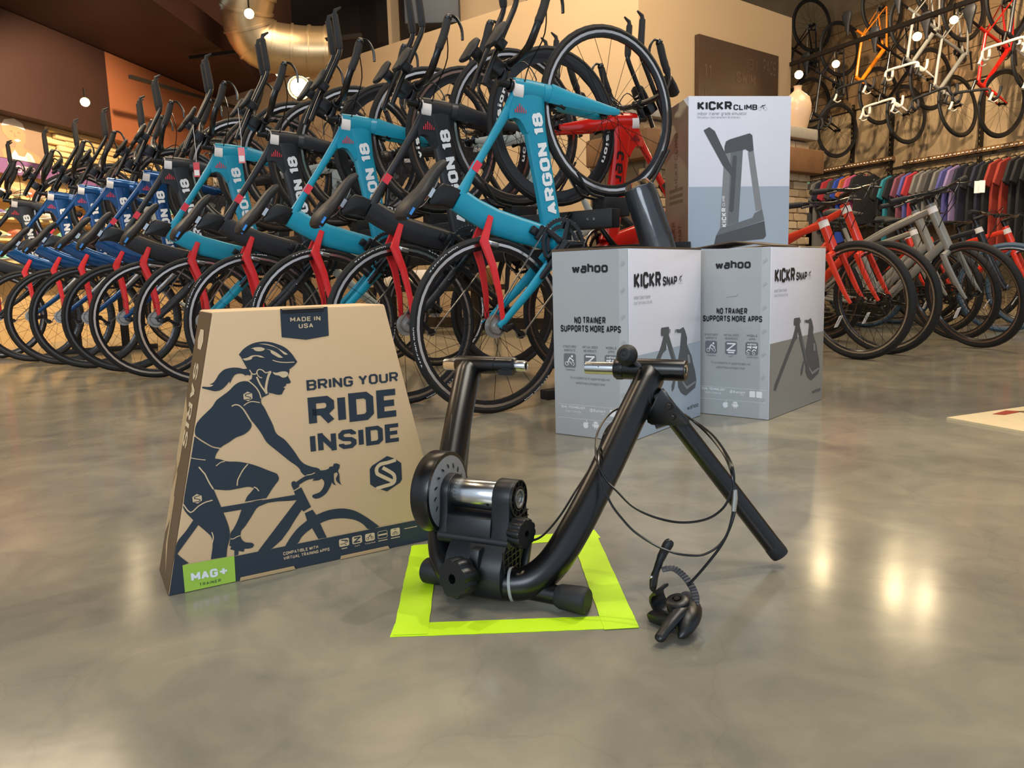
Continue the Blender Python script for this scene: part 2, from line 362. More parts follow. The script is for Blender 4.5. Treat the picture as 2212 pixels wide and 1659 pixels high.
rr = N.new('ShaderNodeMapRange'); rr.inputs[3].default_value = .10; rr.inputs[4].default_value = .24; L.new(nz(2.2, 6, .8).outputs['Fac'], rr.inputs[0]); L.new(rr.outputs[0], b.inputs['Roughness'])
bp = N.new('ShaderNodeBump'); bp.inputs['Strength'].default_value = .12; bp.inputs['Distance'].default_value = .004; L.new(nz(7, 3).outputs['Fac'], bp.inputs['Height']); L.new(bp.outputs['Normal'], b.inputs['Normal'])
b.inputs['Specular IOR Level'].default_value = .55
M['floor'] = fm
struct('floor', MB().box((.5, 5, -.05), (18, 20, .1)), 'floor', smooth=False)
struct('ceiling', MB().box((.5, 7, 5.2), (18, 16, .1)), 'ceiling_dark', smooth=False)
XY = lambda x, y, z: (x, y, z)
struct('wall_partition', MB().prism([(1.15, 6.72), (2.97, 8.19), (2.3, 9.3), (1.0, 8.25), (-4.0, 12.3), (-4.35, 11.25)], XY, 0, 3.05), 'wall_tan', smooth=False)
struct('baseboard_partition', MB().beam((1.14, 6.70, .055), (-4.2, 11.03, .055), .02, .11), 'black_plastic', smooth=False)
def wl(s, z, o=0.): return (-4.72+.16*s+.987*o, 7+.987*s-.16*o, z)   # left wall: along, height, out
struct('wall_left', MB().beam(wl(-5, 1.6, -.1), wl(6, 1.6, -.1), .2, 3.2), 'wall_cream', smooth=False)
struct('trim_1', MB().beam(wl(-5, 2.58, .1), wl(1.6, 2.58, .1), .24, .9), 'fascia_finger_blur', smooth=False)  # near fascia coloured dark brown to stand in for a finger over the lens
struct('trim_4', MB().beam(wl(1.6, 2.58, .1), wl(6, 2.58, .1), .236, .9), 'wall_terracotta', smooth=False)
struct('wall_back', MB().box((-3.6, 13.0, 2.6), (9, .2, 5.2)), 'wall_terracotta', smooth=False)
struct('ceiling_finger_blur', MB().prism([(-7.5, 3.0), (-3.25, 3.0), (-3.0, 9.3), (-3.6, 12.9), (-7.5, 12.9)], XY, 3.04, 3.3), 'soffit_finger_blur', smooth=False)  # soffit added in place of a finger's dark blur across the lens
hb = Vector((5.1, 8.05, 0)); hdv = Vector((-.4, .917, 0)); hn = Vector((.917, .4, 0))
def wr(t, z, o=0.): return tuple(hb+hdv*t+hn*(.42-o)+Vector((0, 0, z)))
struct('wall_right', MB().beam(wr(-6, 2.6, -.1), wr(6, 2.6, -.1), .2, 5.2), 'wall_mottled', smooth=False)
struct('wall_back_right', MB().box((3.2, 13.4, 2.6), (5, .2, 5.2)), 'wall_mottled', smooth=False)
struct('wall_upper', MB().box((-.6, 12.0, 4.1), (5.0, .2, 2.2)), 'ceiling_dark', smooth=False)
struct('trim_2', MB().box((-1.32, 9.9, 3.9), (.14, .12, 2.4)), 'wall_tan', smooth=False)
struct('trim_3', MB().box((-.1, 9.6, 4.2), (.8, .2, 2.2)), 'wall_tan', smooth=False)
# joists under the dark ceiling
mk('wood_beam', '#6b4a26', .6, var=.25, scale=6); mk('steel_dark', '#3c3328', .5, .5)
for i, (a, c) in enumerate([((-3.0, 8.4, 3.6), (-1.4, 11.0, 4.9)), ((-1.75, 7.8, 4.2), (-1.6, 11.0, 4.7))]):
    o = obj('ceiling_brace', MB().beam(a, c, .12, .16), 'wood_beam', smooth=False)
    tag(o, ['pale timber brace slanting above the silver duct, left of the two', 'pale timber brace slanting above the silver duct, right of the two'][i], 'brace')
# wood planks on the right wall
t = thing('plank_panel', 'panel of horizontal brown wooden planks high on the bicycle wall', 'planks', wr(2.2, 2.75))
mk('plank', '#7b6142', .6, var=.2, scale=7)
for k in range(7):
    o = link('plank', MB().beam((0, 0, 0), hdv*3.6, .025+.004*(k % 2), .165).mesh('plank', smooth=False), M['plank'], t); o.location = Vector(wr(.3, 2.62+k*.172, .02))-Vector(wr(2.2, 2.75))
# slotted uprights and perforated rail
mk('upright', '#1c1712', .5, .3)
def upright(tt, z0, z1, lab):
    mb = MB().beam(wr(tt, z0, .03), wr(tt, z1, .03), .03, .05, up=hn)
    o = obj('wall_upright', mb, 'upright', smooth=False)
    h = MB()
    for k in range(int((z1-z0)/.06)): h.box(wr(tt, z0+.03+k*.06, .049), (.012, .012, .022))
    s_ = obj('slots', h, 'gold', o, smooth=False); s_['kind'] = 'stuff'
    tag(o, lab, 'upright')
upright(2.25, .2, 2.6, 'dark slotted upright on the bicycle wall, farthest to the left')
upright(1.66, .2, 2.5, 'dark slotted upright on the bicycle wall, middle of three')
upright(.5, .2, 2.5, 'dark slotted upright on the bicycle wall, nearest on the right')
# brick hearth column ------------------------------------------------
mk('mortar', '#6e5c45', .85, bump=.4, bscale=80); mk('brick_a', '#b39873', .8, var=.18, scale=18, bump=.5, bscale=60); mk('brick_b', '#a08560', .8, var=.2, scale=14, bump=.5, bscale=60); mk('brick_c', '#c4ab86', .8, var=.16, scale=14, bump=.5, bscale=60)
mk('cap_stone', '#a79e8d', .75, var=.15, bump=.4, bscale=40); mk('old_beam', '#7a5430', .7, var=.35, scale=9, bump=.6, bscale=45); mk('vase', '#dcb994', .35, coat=.3, var=.06, scale=6)
HA = Vector((.93, 5.32, 0)); HD = Vector((.80, .60, 0)); HN = Vector((.60, -.80, 0)); HL = 2.0
hearth = thing('brick_hearth', 'pale brick column with a grey stone cap and a wooden mantel beam', 'hearth', HA)
hm = lambda u, o, z: HD*u+HN*o+Vector((0, 0, z))
hmw = lambda u, o, z: tuple(hm(u, o, z))
obj('masonry_core', MB().prism([(.03, -.02), (HL-.03, -.02), (HL-.03, -.55), (.03, -.55)], hmw, 0, 1.56), 'mortar', hearth, smooth=False)
obj('stone_cap', MB().prism([(-.05, .05), (HL+.05, .05), (HL+.05, -.6), (-.05, -.6)], hmw, 1.56, 1.65), 'cap_stone', hearth, bevel=.012)
obj('mantel_beam', MB().prism([(-.06, .10), (HL+.07, .10), (HL+.07, -.5), (-.06, -.5)], hmw, 1.285, 1.475), 'old_beam', hearth, bevel=.012)
bms = []
for k in range(3):
    bms.append(MB().box((0, 0, 0), (.188+.01*k-.02*(k == 2), .05, .06)).mesh('brick', bevel=.006, seg=1))
Rb = Matrix((HD, HN, Vector((0, 0, 1)))).transposed().to_4x4()
Rb2 = Matrix((-HN, HD, Vector((0, 0, 1)))).transposed().to_4x4()
for r_ in range(20):
    z = .035+r_*.0645+(.19 if r_*.0645 > 1.25 else 0)
    if z > 1.53: break
    for c_ in range(10):
        u = .10+c_*.2+(.05 if r_ % 2 else -.0)
        if u > HL-.05:
            o = link('brick', bms[0], M['brick_'+random.choice('abc')], hearth); o.matrix_local = Matrix.Translation(hm(1.925, -.02, z)) @ Rb @ Matrix.Diagonal((.68, 1, 1, 1)); continue
        k = random.randrange(3)
        o = link('brick', bms[k], M['brick_'+random.choice('aabc')], hearth); o.matrix_local = Matrix.Translation(hm(u, random.uniform(-.028, -.012), z)) @ Rb
    for c_ in range(3):
        o = link('brick', bms[random.randrange(3)], M['brick_'+random.choice('abc')], hearth); o.matrix_local = Matrix.Translation(hm(HL-.02, -.12-c_*.2+(.04 if r_ % 2 else 0), z)) @ Rb2
for c_ in range(10):
    o = link('brick', bms[0], M['brick_'+random.choice('abc')], hearth); o.matrix_local = Matrix.Translation(hm(.10+c_*.2, -.02, 1.515)) @ Rb
vp = HA+HD*(HL-.075)+HN*(-.07)
o = obj('ceramic_vase', MB().lathe([(.001, 0), (.07, 0), (.085, .03), (.11, .14), (.112, .2), (.095, .26), (.05, .30), (.03, .32), (.03, .345), (.036, .355), (.026, .355), (.02, .3)], (0, 0, 0), (0, 0, 1), 24), 'vase'); o.location = (vp.x, vp.y, 1.65)
tag(o, 'cream ceramic bottle vase standing on the stone cap of the brick column', 'vase')
# chalkboard ---------------------------------------------------------
mk('chalkboard', '#3d2a1c', .6, var=.12, scale=10); mk('chalk', '#5b473a', .8); mk('chalk2', '#55402f', .8)
WA = Vector((1.15, 6.72, 0)); WD = Vector((.778, .628, 0)); WN = Vector((.628, -.778, 0))
cb = thing('chalkboard', 'dark brown chalkboard with faint writing on the tan partition wall', 'chalkboard', WA+WD*1.4+Vector((0, 0, 1.7)))
cbm = lambda u, v, o=0.: tuple(WD*(u-1.4)+WN*(.004+o)+Vector((0, 0, v-1.7)))
obj('board_panel', MB().prism([(.75, 1.2), (2.03, 1.2), (2.03, 2.62), (.75, 2.62)], cbm, 0, .045), 'chalkboard', cb, smooth=False)
wt = MB(); text(wt, cbm, 'SWIM', 1.32, 2.28, 1.63, 2.38, 1.3, .047)
text(wt, cbm, 'PACE', 1.76, 2.42, 1.98, 2.55, .8, .047); text(wt, cbm, 'W L 3.2', .80, 2.28, 1.18, 2.36, .7, .047) if False else None
text(wt, cbm, '11', .82, 2.26, .93, 2.38, .8, .047); text(wt, cbm, '3.2', 1.02, 2.27, 1.16, 2.35, .7, .047) if False else None
text(wt, cbm, 'half', .84, 2.08, 1.2, 2.16, .5, .047); text(wt, cbm, '13.1', 1.48, 2.42, 1.66, 2.52, .6, .047); text(wt, cbm, 'run', .82, 2.5, 1.0, 2.56, .5, .047)
obj('chalk_writing', wt, 'chalk2', cb, smooth=False)
# left shop wall: poster, stones, sign, shelves ------------------------
mk('stone_a', '#d6b67c', .7, var=.15, scale=12); mk('stone_b', '#d2b176', .7, var=.15, scale=12); mk('stone_c', '#dfc48e', .7, var=.12, scale=12); mk('lilac', '#7d5680', .6); mk('skin', '#c78f68', .6, var=.05); mk('poster_bg', '#9c8168', .6, var=.1, scale=5)
mk('shelf_wood', '#d9bd8a', .5); mk('cap_white', '#efe4d2', .6)
slat = thing('stone_panel', 'pale yellow split stone panel beside the portrait poster', 'stone panel', wl(1.35, 1.15))
sm = [MB().box((0, 0, 0), (.05, .2+.05*k, .052)).mesh('stone', bevel=.008, seg=1) for k in range(3)]
Rs = Matrix((Vector((.987, -.16, 0)), Vector((.16, .987, 0)), Vector((0, 0, 1)))).transposed().to_4x4()
for r_ in range(7):
    for c_ in range(9):
        s_ = .98+c_*.235+(.1 if r_ % 2 else 0); o = link('stone', sm[random.randrange(3)], M['stone_'+random.choice('abc')], slat)
        o.matrix_local = Matrix.Translation(Vector(wl(s_, 1.772+r_*.057, random.uniform(.01, .045)))-Vector(wl(1.35, 1.15))) @ Rs
lm = lambda s, v, o=0.: tuple(Vector(wl(s, v, .035+o)))
po = thing('portrait_poster', 'wall poster of a smiling person in a white cap and white sleeveless top', 'poster', wl(.4, 1.2))
plm = lambda s, v, o=0.: tuple(Vector(lm(s, v, o))-Vector(wl(.4, 1.2)))
obj('poster_sheet', MB().prism([(-1.2, 1.75), (.82, 1.75), (.82, 2.13), (-1.2, 2.13)], plm, -.02, 0), 'poster_bg', po, smooth=False)
pf = MB().flat([(.28, 1.75), (.26, 1.82), (.34, 1.86), (.43, 1.86), (.44, 1.90), (.36, 1.93), (.30, 1.98), (.29, 2.05), (.33, 2.09), (.45, 2.1), (.54, 2.07), (.575, 2.0), (.565, 1.93), (.53, 1.9), (.53, 1.87), (.62, 1.85), (.72, 1.82), (.76, 1.75)], plm, .002)
obj('printed_face', pf, 'skin', po, smooth=False)
obj('printed_cap', MB().flat([(.29, 2.04), (.33, 2.10), (.45, 2.13), (.55, 2.1), (.575, 2.04), (.5, 2.055), (.4, 2.06)], plm, .004), 'cap_white', po, smooth=False)
pt = MB().flat([(.36, 1.75), (.38, 1.8), (.42, 1.84), (.46, 1.79), (.53, 1.79), (.57, 1.84), (.62, 1.82), (.66, 1.75)], plm, .004); pt.flat([(.42, 1.93), (.46, 1.915), (.51, 1.935), (.47, 1.945)], plm, .004)
obj('printed_top', pt, 'cap_white', po, smooth=False)
pe = MB(); [pe.flat([(x, 2.005), (x+.03, 2.0), (x+.035, 2.012), (x+.005, 2.014)], plm, .005) for x in (.385, .475)]
ribbon(pe, plm, [(.44, 2.0), (.435, 1.97), (.455, 1.968)], .004, .005)
obj('printed_eyes', pe, 'poster_bg', po, smooth=False)
sg = thing('department_sign', 'lilac sign band reading Women above the shoe shelves', 'sign', wl(.4, 1.6)); sgm = lambda s, v, o=0.: tuple(Vector(lm(s, v, o))-Vector(wl(.4, 1.6)))
obj('sign_board', MB().prism([(-1.2, 1.6), (2.6, 1.6), (2.6, 1.735), (-1.2, 1.735)], sgm, 0, .05), 'lilac', sg, smooth=False)
wt = MB(); text(wt, sgm, 'Women', .26, 1.625, .66, 1.715, .75, .053); obj('lettering', wt, 'cap_white', sg, smooth=False)
tagc = MB()
shoe_cols = [('mint', '#8fd6b4'), ('coral', '#dd8a6e'), ('cream', '#e9dcc4'), ('plum', '#6d5a8c'), ('sand', '#cfae84')]
for n_, c_ in shoe_cols: mk('shoe_'+n_, c_, .6, var=.15, scale=40)
def shoe_mesh():
    mb = MB(); mb.loft([(0, 0, .03), (.05, 0, .045), (.12, 0, .05), (.19, 0, .035), (.25, 0, .022)], [.028, .045, .04, .026, .014], [.03, .036, .04, .042, .03], n=12)
    return mb.mesh('upper')
sh_up = shoe_mesh(); sh_so = MB().loft([(-.01, 0, .01), (.06, 0, .01), (.15, 0, .01), (.22, 0, .012), (.265, 0, .02)], [.011]*4+[.008], [.03, .036, .036, .045, .028], n=10).mesh('sole')
for zi, z in enumerate((1.38, 1.19, 1.0, .8)):
    sh = obj('wall_shelf', MB().beam(wl(-1.0, z-.02, .14), wl(2.9, z-.02, .14), .26, .022), 'shelf_wood', smooth=False)
    tag(sh, ['cream shoe shelf directly under the lilac sign', 'cream shoe shelf, second below the lilac sign', 'cream shoe shelf, third below the lilac sign', 'cream shoe shelf, lowest under the lilac sign'][zi], 'shelf')
    for k in range(11):
        nm = shoe_cols[(k*2+zi) % 5][0]
        s = thing('running_shoe', {'mint': 'mint green', 'coral': 'coral', 'cream': 'cream', 'plum': 'plum', 'sand': 'sand coloured'}[nm]+' running shoe on the '+['top', 'second', 'third', 'lowest'][zi]+' wall shelf, '+['first', 'second', 'third', 'fourth', 'fifth', 'sixth', 'seventh', 'eighth', 'ninth', 'tenth', 'eleventh'][k]+' from the left', 'shoe', wl(-.5+k*.3, z-.009, .14), radians(-9+random.uniform(-6, 6)), 'shoes on the wall shelves')
        link('upper', sh_up, M['shoe_'+nm], s); link('sole', sh_so, M['white_paint'], s)
# dark framed panels along the left wall
for k, s_ in enumerate((2.95, 3.9)):
    o = obj('wall_display', MB().beam(wl(s_, 1.75, .06), wl(s_+.7, 1.75, .06), .05, .6), ['upright', 'cap_white'][k], smooth=False); tag(o, ['dark display panel on the cream left wall', 'white lit display panel farther along the left wall'][k], 'display')
# duct -------------------------------------------------------------------
mk('duct', '#cdb38c', .34, .85, var=.12, scale=4)
dp = cat([(-2.0, 7.9, 4.9), (-2.2, 7.95, 4.1), (-2.42, 8.0, 3.55), (-2.56, 8.1, 3.2), (-2.47, 8.22, 2.97), (-2.12, 8.33, 2.91), (-1.78, 8.36, 2.90)], 6)
dt = thing('spiral_duct', 'large silver spiral air duct bending under the dark ceiling', 'duct', (-2.5, 8.1, 3.0))
off = Vector((-2.5, 8.1, 3.0))
obj('duct_tube', MB().tube([p-off for p in dp], .25, 24), 'duct', dt)
for k in range(2, len(dp)-1, 3):
    q = dp[k]; t_ = (dp[k+1]-dp[k-1]).normalized(); obj('duct_seam', MB().lathe([(.25, -.012), (.262, -.012), (.262, .012), (.25, .012)], q-off, t_, 24, closed=True), 'duct', dt)
o = obj('straight_duct', MB().lathe([(.001, 0), (.22, 0), (.22, 2.6), (.001, 2.6)], (-5.0, 6.9, 3.75), (.98, .1, .02), 20), 'steel_dark'); tag(o, 'grey straight duct high at the top left', 'duct')
# speaker panel, screens, fixtures
o = obj('ceiling_speaker', MB().box((-.78, 9.2, 3.75), (.62, .3, .75)), mk('speaker_grey', '#39404a', .6), bevel=.02); tag(o, 'dark blue-grey boxy speaker behind the top of the partition wall', 'speaker')
o = obj('hanging_panel', MB().box((-.08, 6.6, 2.93), (.7, .05, .08)), mk('panel_white', '#d5d8ea', .5, emit='#d5d8ea', es=.4), bevel=.004); tag(o, 'white hanging light panel at the top edge, above the partition', 'panel')
# track lights ------------------------------------------------------------
mk('bulb', '#ffe9c0', .4, emit='#ffd890', es=120); mk('bulb_big', '#fff2cc', .4, emit='#fff0b8', es=26)
def track(name, a, b_, lab):
    o = obj(name, MB().beam(a, b_, .035, .035), 'upright', smooth=False); tag(o, lab, 'light rail'); return o
track('light_rail', wl(1.0, 2.58, .9), wl(4.2, 2.78, .9), 'dark light rail running along the terracotta fascia')
track('light_rail', (2.90, 8.35, 2.60), (4.06, 5.1, 2.50), 'dark light rail crossing in front of the hanging bicycles')
track('light_rail', (-3.4, 8.7, 2.98), (-1.4, 8.0, 2.95), 'short dark light rail beneath the silver duct')
def lamp(p, to, lab, r=.032, bm='bulb'):
    p = Vector(p); d = (Vector(to)-p).normalized()
    t = thing('track_lamp', lab, 'lamp', p)
    obj('lamp_head', MB().lathe([(.001, -.10), (r*.8, -.10), (r*1.25, -.05), (r*1.4, .02), (r*1.3, .02), (r*1.1, -.03), (.001, -.04)], (0, 0, 0), d, 16), 'upright', t)
    obj('bulb', MB().sphere(d*.002, r, 12), bm, t)
    spot('lamp_beam', p+d*(r*1.6), p+d*3+Vector((0, 0, -.4)), 7 if r < .05 else 25, (1, .80, .52), 110, .5, r)
    obj('lamp_stem', MB().tube([-d*.06, Vector((0, 0, .12))], .008, 6), 'upright', t)
CAMP = Vector((0, 0, .5))
for p, lab, r_, b_ in [((-3.72, 7.05, 2.17), 'track lamp glowing on the left over the terracotta fascia', .03, 'bulb'), ((-2.30, 7.35, 2.97), 'track lamp glowing in front of the silver duct', .034, 'bulb'),
        ((-2.38, 8.5, 2.745), 'left one of two small lamps under the duct elbow', .034, 'bulb'), ((-2.09, 8.5, 2.73), 'right one of two small lamps under the duct elbow', .034, 'bulb'),
        ((-1.95, 7.6, 2.37), 'big round flood lamp glaring behind the handlebars', .085, 'bulb_big'),
        ((2.84, 7.62, 2.36), 'track lamp nearest the partition wall on the right rail', .03, 'bulb'), ((3.08, 7.35, 2.38), 'second track lamp from the partition on the right rail', .026, 'bulb'),
        ((3.38, 6.5, 2.36), 'third track lamp from the partition on the right rail', .027, 'bulb'), ((3.56, 6.3, 2.42), 'fourth track lamp from the partition on the right rail', .024, 'bulb')]:
    lamp(p, CAMP*.35+Vector(p)*.65+Vector((0, 0, -.4)), lab, r_, b_)
# rug --------------------------------------------------------------------
mk('rug_cream', '#dcc69a', .95, bump=.5, bscale=400); mk('rug_red', '#9b3a22', .95); mk('rug_brown', '#6d5236', .95); mk('rug_blue', '#3b3a4c', .95)
rg = thing('patterned_rug', 'cream rug with red and dark diamond pattern on the concrete at the right edge', 'rug', (1.46, 2.51, 0))
ra_ = Vector((.37, .155, 0)).normalized(); rb_ = Vector((.096, -.249, 0)).normalized()
rm = lambda u, v, h=0.: tuple(ra_*u+rb_*v+Vector((0, 0, h)))
obj('rug_pile', MB().prism([(0, 0), (2.2, 0), (2.2, 1.4), (0, 1.4)], rm, 0, .008), 'rug_cream', rg, smooth=False)
for k, (poly, c_) in enumerate([([(.10, .21), (.17, .16), (.24, .21), (.17, .26)], 'rug_red'), ([(.17, .04), (.27, .02), (.30, .06), (.19, .07)], 'rug_red'), ([(.28, .05), (.44, .08), (.42, .11), (.28, .08)], 'rug_brown'),
        ([(.2, .3), (.27, .21), (.36, .17), (.36, .22), (.28, .27)], 'rug_blue'), ([(.36, .14), (.6, .1), (.6, .16), (.38, .2)], 'rug_brown'), ([(.14, .3), (.2, .33), (.18, .37), (.1, .33)], 'rug_brown'), ([(.5, .3), (.7, .2), (.9, .3), (.7, .4)], 'rug_red'), ([(.7, .6), (.9, .5), (1.1, .6), (.9, .7)], 'rug_blue')]):
    obj('woven_motif', MB().flat(poly, rm, .0088), c_, rg, smooth=False)
# ------------------------------------------------------------------ bicycles
# bike frame of reference: origin at the rear hub, x forward, y left, z up
def wheel_meshes(Rt, tw, depth, nsp, key, tw2=None):
    ri = Rt-tw*1.9; D = {}
    a = 48
    D['tyre'] = MB().lathe([(Rt-tw*1.75, -tw*.75), (Rt-tw, -tw), (Rt-tw*.35, -tw*.75), (Rt, -tw*.2), (Rt, tw*.2), (Rt-tw*.35, tw*.75), (Rt-tw, tw), (Rt-tw*1.75, tw*.75)], (0, 0, 0), (0, 1, 0), a, closed=True).mesh(key+'_tyre')
    q = Rt-tw*1.75
    D['rim'] = MB().lathe([(q+.001, -.0105), (q-.013, -.0105), (q-depth, -.004), (q-depth, .004), (q-.013, .0105), (q+.001, .0105)], (0, 0, 0), (0, 1, 0), a, closed=True).mesh(key+'_rim')
    D['brake_track'] = MB().lathe([(q+.0005, -.0112), (q-.0098, -.0114), (q-.0098, .0114), (q+.0005, .0112)], (0, 0, 0), (0, 1, 0), a, closed=True).mesh(key+'_track')
    D['hub'] = MB().lathe([(.001, -.055), (.008, -.055), (.008, -.036), (.022, -.034), (.022, -.030), (.012, -.026), (.011, .026), (.022, .030), (.022, .034), (.008, .036), (.008, .055), (.001, .055)], (0, 0, 0), (0, 1, 0), 14).mesh(key+'_hub')
    sp = MB()
    for k in range(nsp):
        th = 2*pi*k/nsp; sd = 1 if k % 2 else -1; off_ = radians(42)*(1 if (k//2) % 2 else -1)
        sp.tube([(.020*cos(th+off_), sd*.032, .020*sin(th+off_)), ((q-depth+.002)*cos(th), sd*.003, (q-depth+.002)*sin(th))], .0011, 4)
    D['spokes'] = sp.mesh(key+'_spokes')
    return D
W_ROAD = wheel_meshes(.336, .0138, .026, 20, 'road'); W_DEEP = wheel_meshes(.336, .0125, .045, 18, 'deep'); W_HYB = wheel_meshes(.332, .020, .02, 28, 'hybrid')
PARTS = {}
def part(kind, name, mb, key, sub=None, **k): PARTS.setdefault(kind, []).append((name, mb.mesh(kind+'_'+name, **k), key, sub))
bmap = lambda x, z, y=0.: (x, y, z)
# --- triathlon bike --------------------------------------------------------
def tt():
    k = 'triathlon'
    f = MB()
    f.loft([(.82, 0, .325), (.73, 0, .245), (.56, 0, .07), (.47, 0, -.02), (.445, 0, -.06)], [.058, .047, .042, .044, .045], [.022, .021, .021, .0212, .032], n=16, p=3.2)
    f.loft([(.795, 0, .402), (.83, 0, .345), (.868, 0, .283)], [.036, .038, .036], [.024, .024, .024], n=14, p=2.4)
    f.prism([(.77, .392), (.84, .385), (.85, .30), (.76, .262), (.688, .268), (.703, .300), (.708, .324), (.700, .343), (.682, .358), (.70, .372)], lambda a, b_, c: (a, c, b_), -.019, .019)
    f.loft([(.80, 0, .376), (.70, 0, .374), (.56, 0, .373), (.42, 0, .372), (.33, 0, .366)], [.026, .018, .0145, .0145, .022], [.018, .015, .0135, .0135, .018], n=12, p=2.6)
    f.loft([(.312, 0, .372), (.318, 0, .30), (.335, 0, .20), (.37, 0, .10), (.41, 0, .0), (.43, 0, -.06)], [.046, .046, .05, .05, .047, .045], [.019, .020, .021, .022, .026, .032], n=14, p=2.8)
    f.lathe([(.001, -.04), (.034, -.04), (.036, -.03), (.036, .03), (.034, .04), (.001, .04)], (.425, 0, -.078), (0, 1, 0), 20)
    for s in (-1, 1):
        f.loft([(.41, s*.028, -.082), (.33, s*.036, -.075), (.18, s*.048, -.045), (.03, s*.062, -.008), (0, s*.063, 0)], [.022, .022, .017, .013, .014], [.012, .012, .010, .007, .005], n=10)
    part(k, 'frame', f, 'frame')
    fk = MB(); fk.loft([(.862, 0, .292), (.875, 0, .266)], [.036, .036], [.026, .036], n=12, p=2.6)
    for s in (-1, 1): fk.loft([(.872, s*.026, .27), (.90, s*.037, .20), (.945, s*.044, .11), (.985, s*.049, .03), (1.012, s*.052, -.012)], [.038, .032, .026, .019, .012], [.012, .010, .009, .007, .005], n=10)
    part(k, 'fork', fk, 'frame')
    for s, nm in ((-1, 'seat_stay'), (1, 'seat_stay')):
        st = MB(); st.loft([(.335, s*.021, .232), (.28, s*.031, .222), (.236, s*.036, .212), (.18, s*.043, .135), (.10, s*.053, .055), (.03, s*.061, .0)], [.012, .015, .020, .016, .0125, .010], [.006, .006, .008, .007, .006, .005], n=8, p=3)
        part(k, nm, st, 'stay')
    dk = MB()
    for j in range(6):
        x = .235+.016*j+.02; z = .185+.0068*j
        for s in (-1,): ribbon(dk, lambda a, b_, c, s=s: (a, s*(.0365-(a-.236)*.085)-.0065*1, b_), [(x+.01, .198), (x+.022, .245)], .004, 0)
    d2 = MB()
    for s in (-1, 1):
        mm = lambda a, b_, c, s=s: (a, s*.0225, b_)
        for j in range(6):
            x = .716+j*.0052; z = .352-j*.0075; l_ = (.012, .022, .032, .026, .019, .012)[j]; ribbon(d2, mm, [(x, z), (x+l_*.82, z+l_*.57)], .0050-.0004*j, 0)
        d2.flat([(.435, .3585), (.475, .3585), (.475, .3865), (.435, .3865)], lambda a, b_, c, s=s: (a, s*.0139, b_))
    part(k, 'red_stripes', d2, 'stripe', smooth=False)
    tx = MB(); a0 = Vector((.505, .007)); a1 = Vector((.775, .277)); ud = (a1-a0).normalized(); vd = Vector((-ud.y, ud.x))
    mr = lambda u, v, h: (a0.x+ud.x*u+vd.x*v, -.0225-h, a0.y+ud.y*u+vd.y*v)
    ml = lambda u, v, h: (a1.x-ud.x*u-vd.x*v*-1, .0225+h, a1.y-ud.y*u+vd.y*v)
    text(tx, mr, 'ARGON 18', 0, -.02, (a1-a0).length, .026, 1.9, gap=.7)
    text(tx, ml, 'ARGON 18', 0, -.02, (a1-a0).length, .026, 1.9, gap=.7)
    fa = Vector((.90, .225)); fb_ = Vector((1.0, .015))
    text(tx, lambda u, v, h: (1.0-.43*u, -.0565, .02+.9*u-.0+.43*v) if False else (.995-.10*u/.1*.43+.9*v, -.056+.1*u, .03+.9*u+.43*v), 'ARGON 18', .0, -.004, .06, .006, 1.4) if False else None
    part(k, 'down_tube_lettering', tx, 'lettering', smooth=False)
    sp = MB(); sp.prism([(.346, .375), (.335, .42), (.322, .452), (.29, .464), (.235, .462), (.222, .449), (.244, .43), (.262, .40), (.268, .372)], lambda a, b_, c: (a, c, b_), -.0155, .0155)
    part(k, 'seat_post', sp, 'post', bevel=.006)
    rl = MB()
    for s in (-1, 1): rl.tube(cat([(.175, s*.02, .495), (.21, s*.02, .476), (.26, s*.02, .472), (.31, s*.02, .474), (.345, s*.016, .486)], 3), .0035, 6)
    rl.box((.262, 0, .472), (.035, .05, .014))
    part(k, 'saddle_rail', rl, 'silver')
    sd = MB(); xs = [.125, .135, .165, .20, .25, .30, .34, .375, .392]; zt = [.523, .532, .538, .532, .520, .516, .512, .503, .492]; hw = [.045, .058, .067, .062, .042, .032, .029, .026, .018]; th = [.012, .02, .024, .024, .021, .02, .019, .017, .010]
    sd.loft([(x, 0, z-t) for x, z, t in zip(xs, zt, th)], th, hw, n=16, p=2.8)
    part(k, 'saddle', sd, 'saddle')
    part(k, 'saddle_mark', MB().box((.150, -.0665, .512), (.028, .002, .009)).box((.130, -.047, .507), (.012, .002, .008)), 'blue_sticker', smooth=False)
    stm = MB(); stm.tube([(.862, 0, .30), (.772, 0, .462)], .0165, 12); stm.lathe([(.026, 0), (.026, .012), (.02, .014), (.02, 0)], (.797, 0, .41), (-.486, 0, .874), 16)
    stm.tube([(.778, 0, .452), (.838, 0, .462)], .018, 12); stm.lathe([(.001, -.024), (.022, -.024), (.022, .024), (.001, .024)], (.845, 0, .462), (0, 1, 0), 14)
    stm.box((.80, 0, .50), (.05, .07, .05))
    part(k, 'stem', stm, 'black', bevel=.003)
    hb_ = MB()
    for s in (-1, 1):
        hb_.loft(cat([(.845, 0, .465), (.845, s*.09, .468), (.86, s*.165, .485), (.90, s*.2, .505), (.95, s*.205, .517)], 3), .0125, .014, side=(0, 0, 1), n=10)
    part(k, 'base_bar', hb_, 'black')
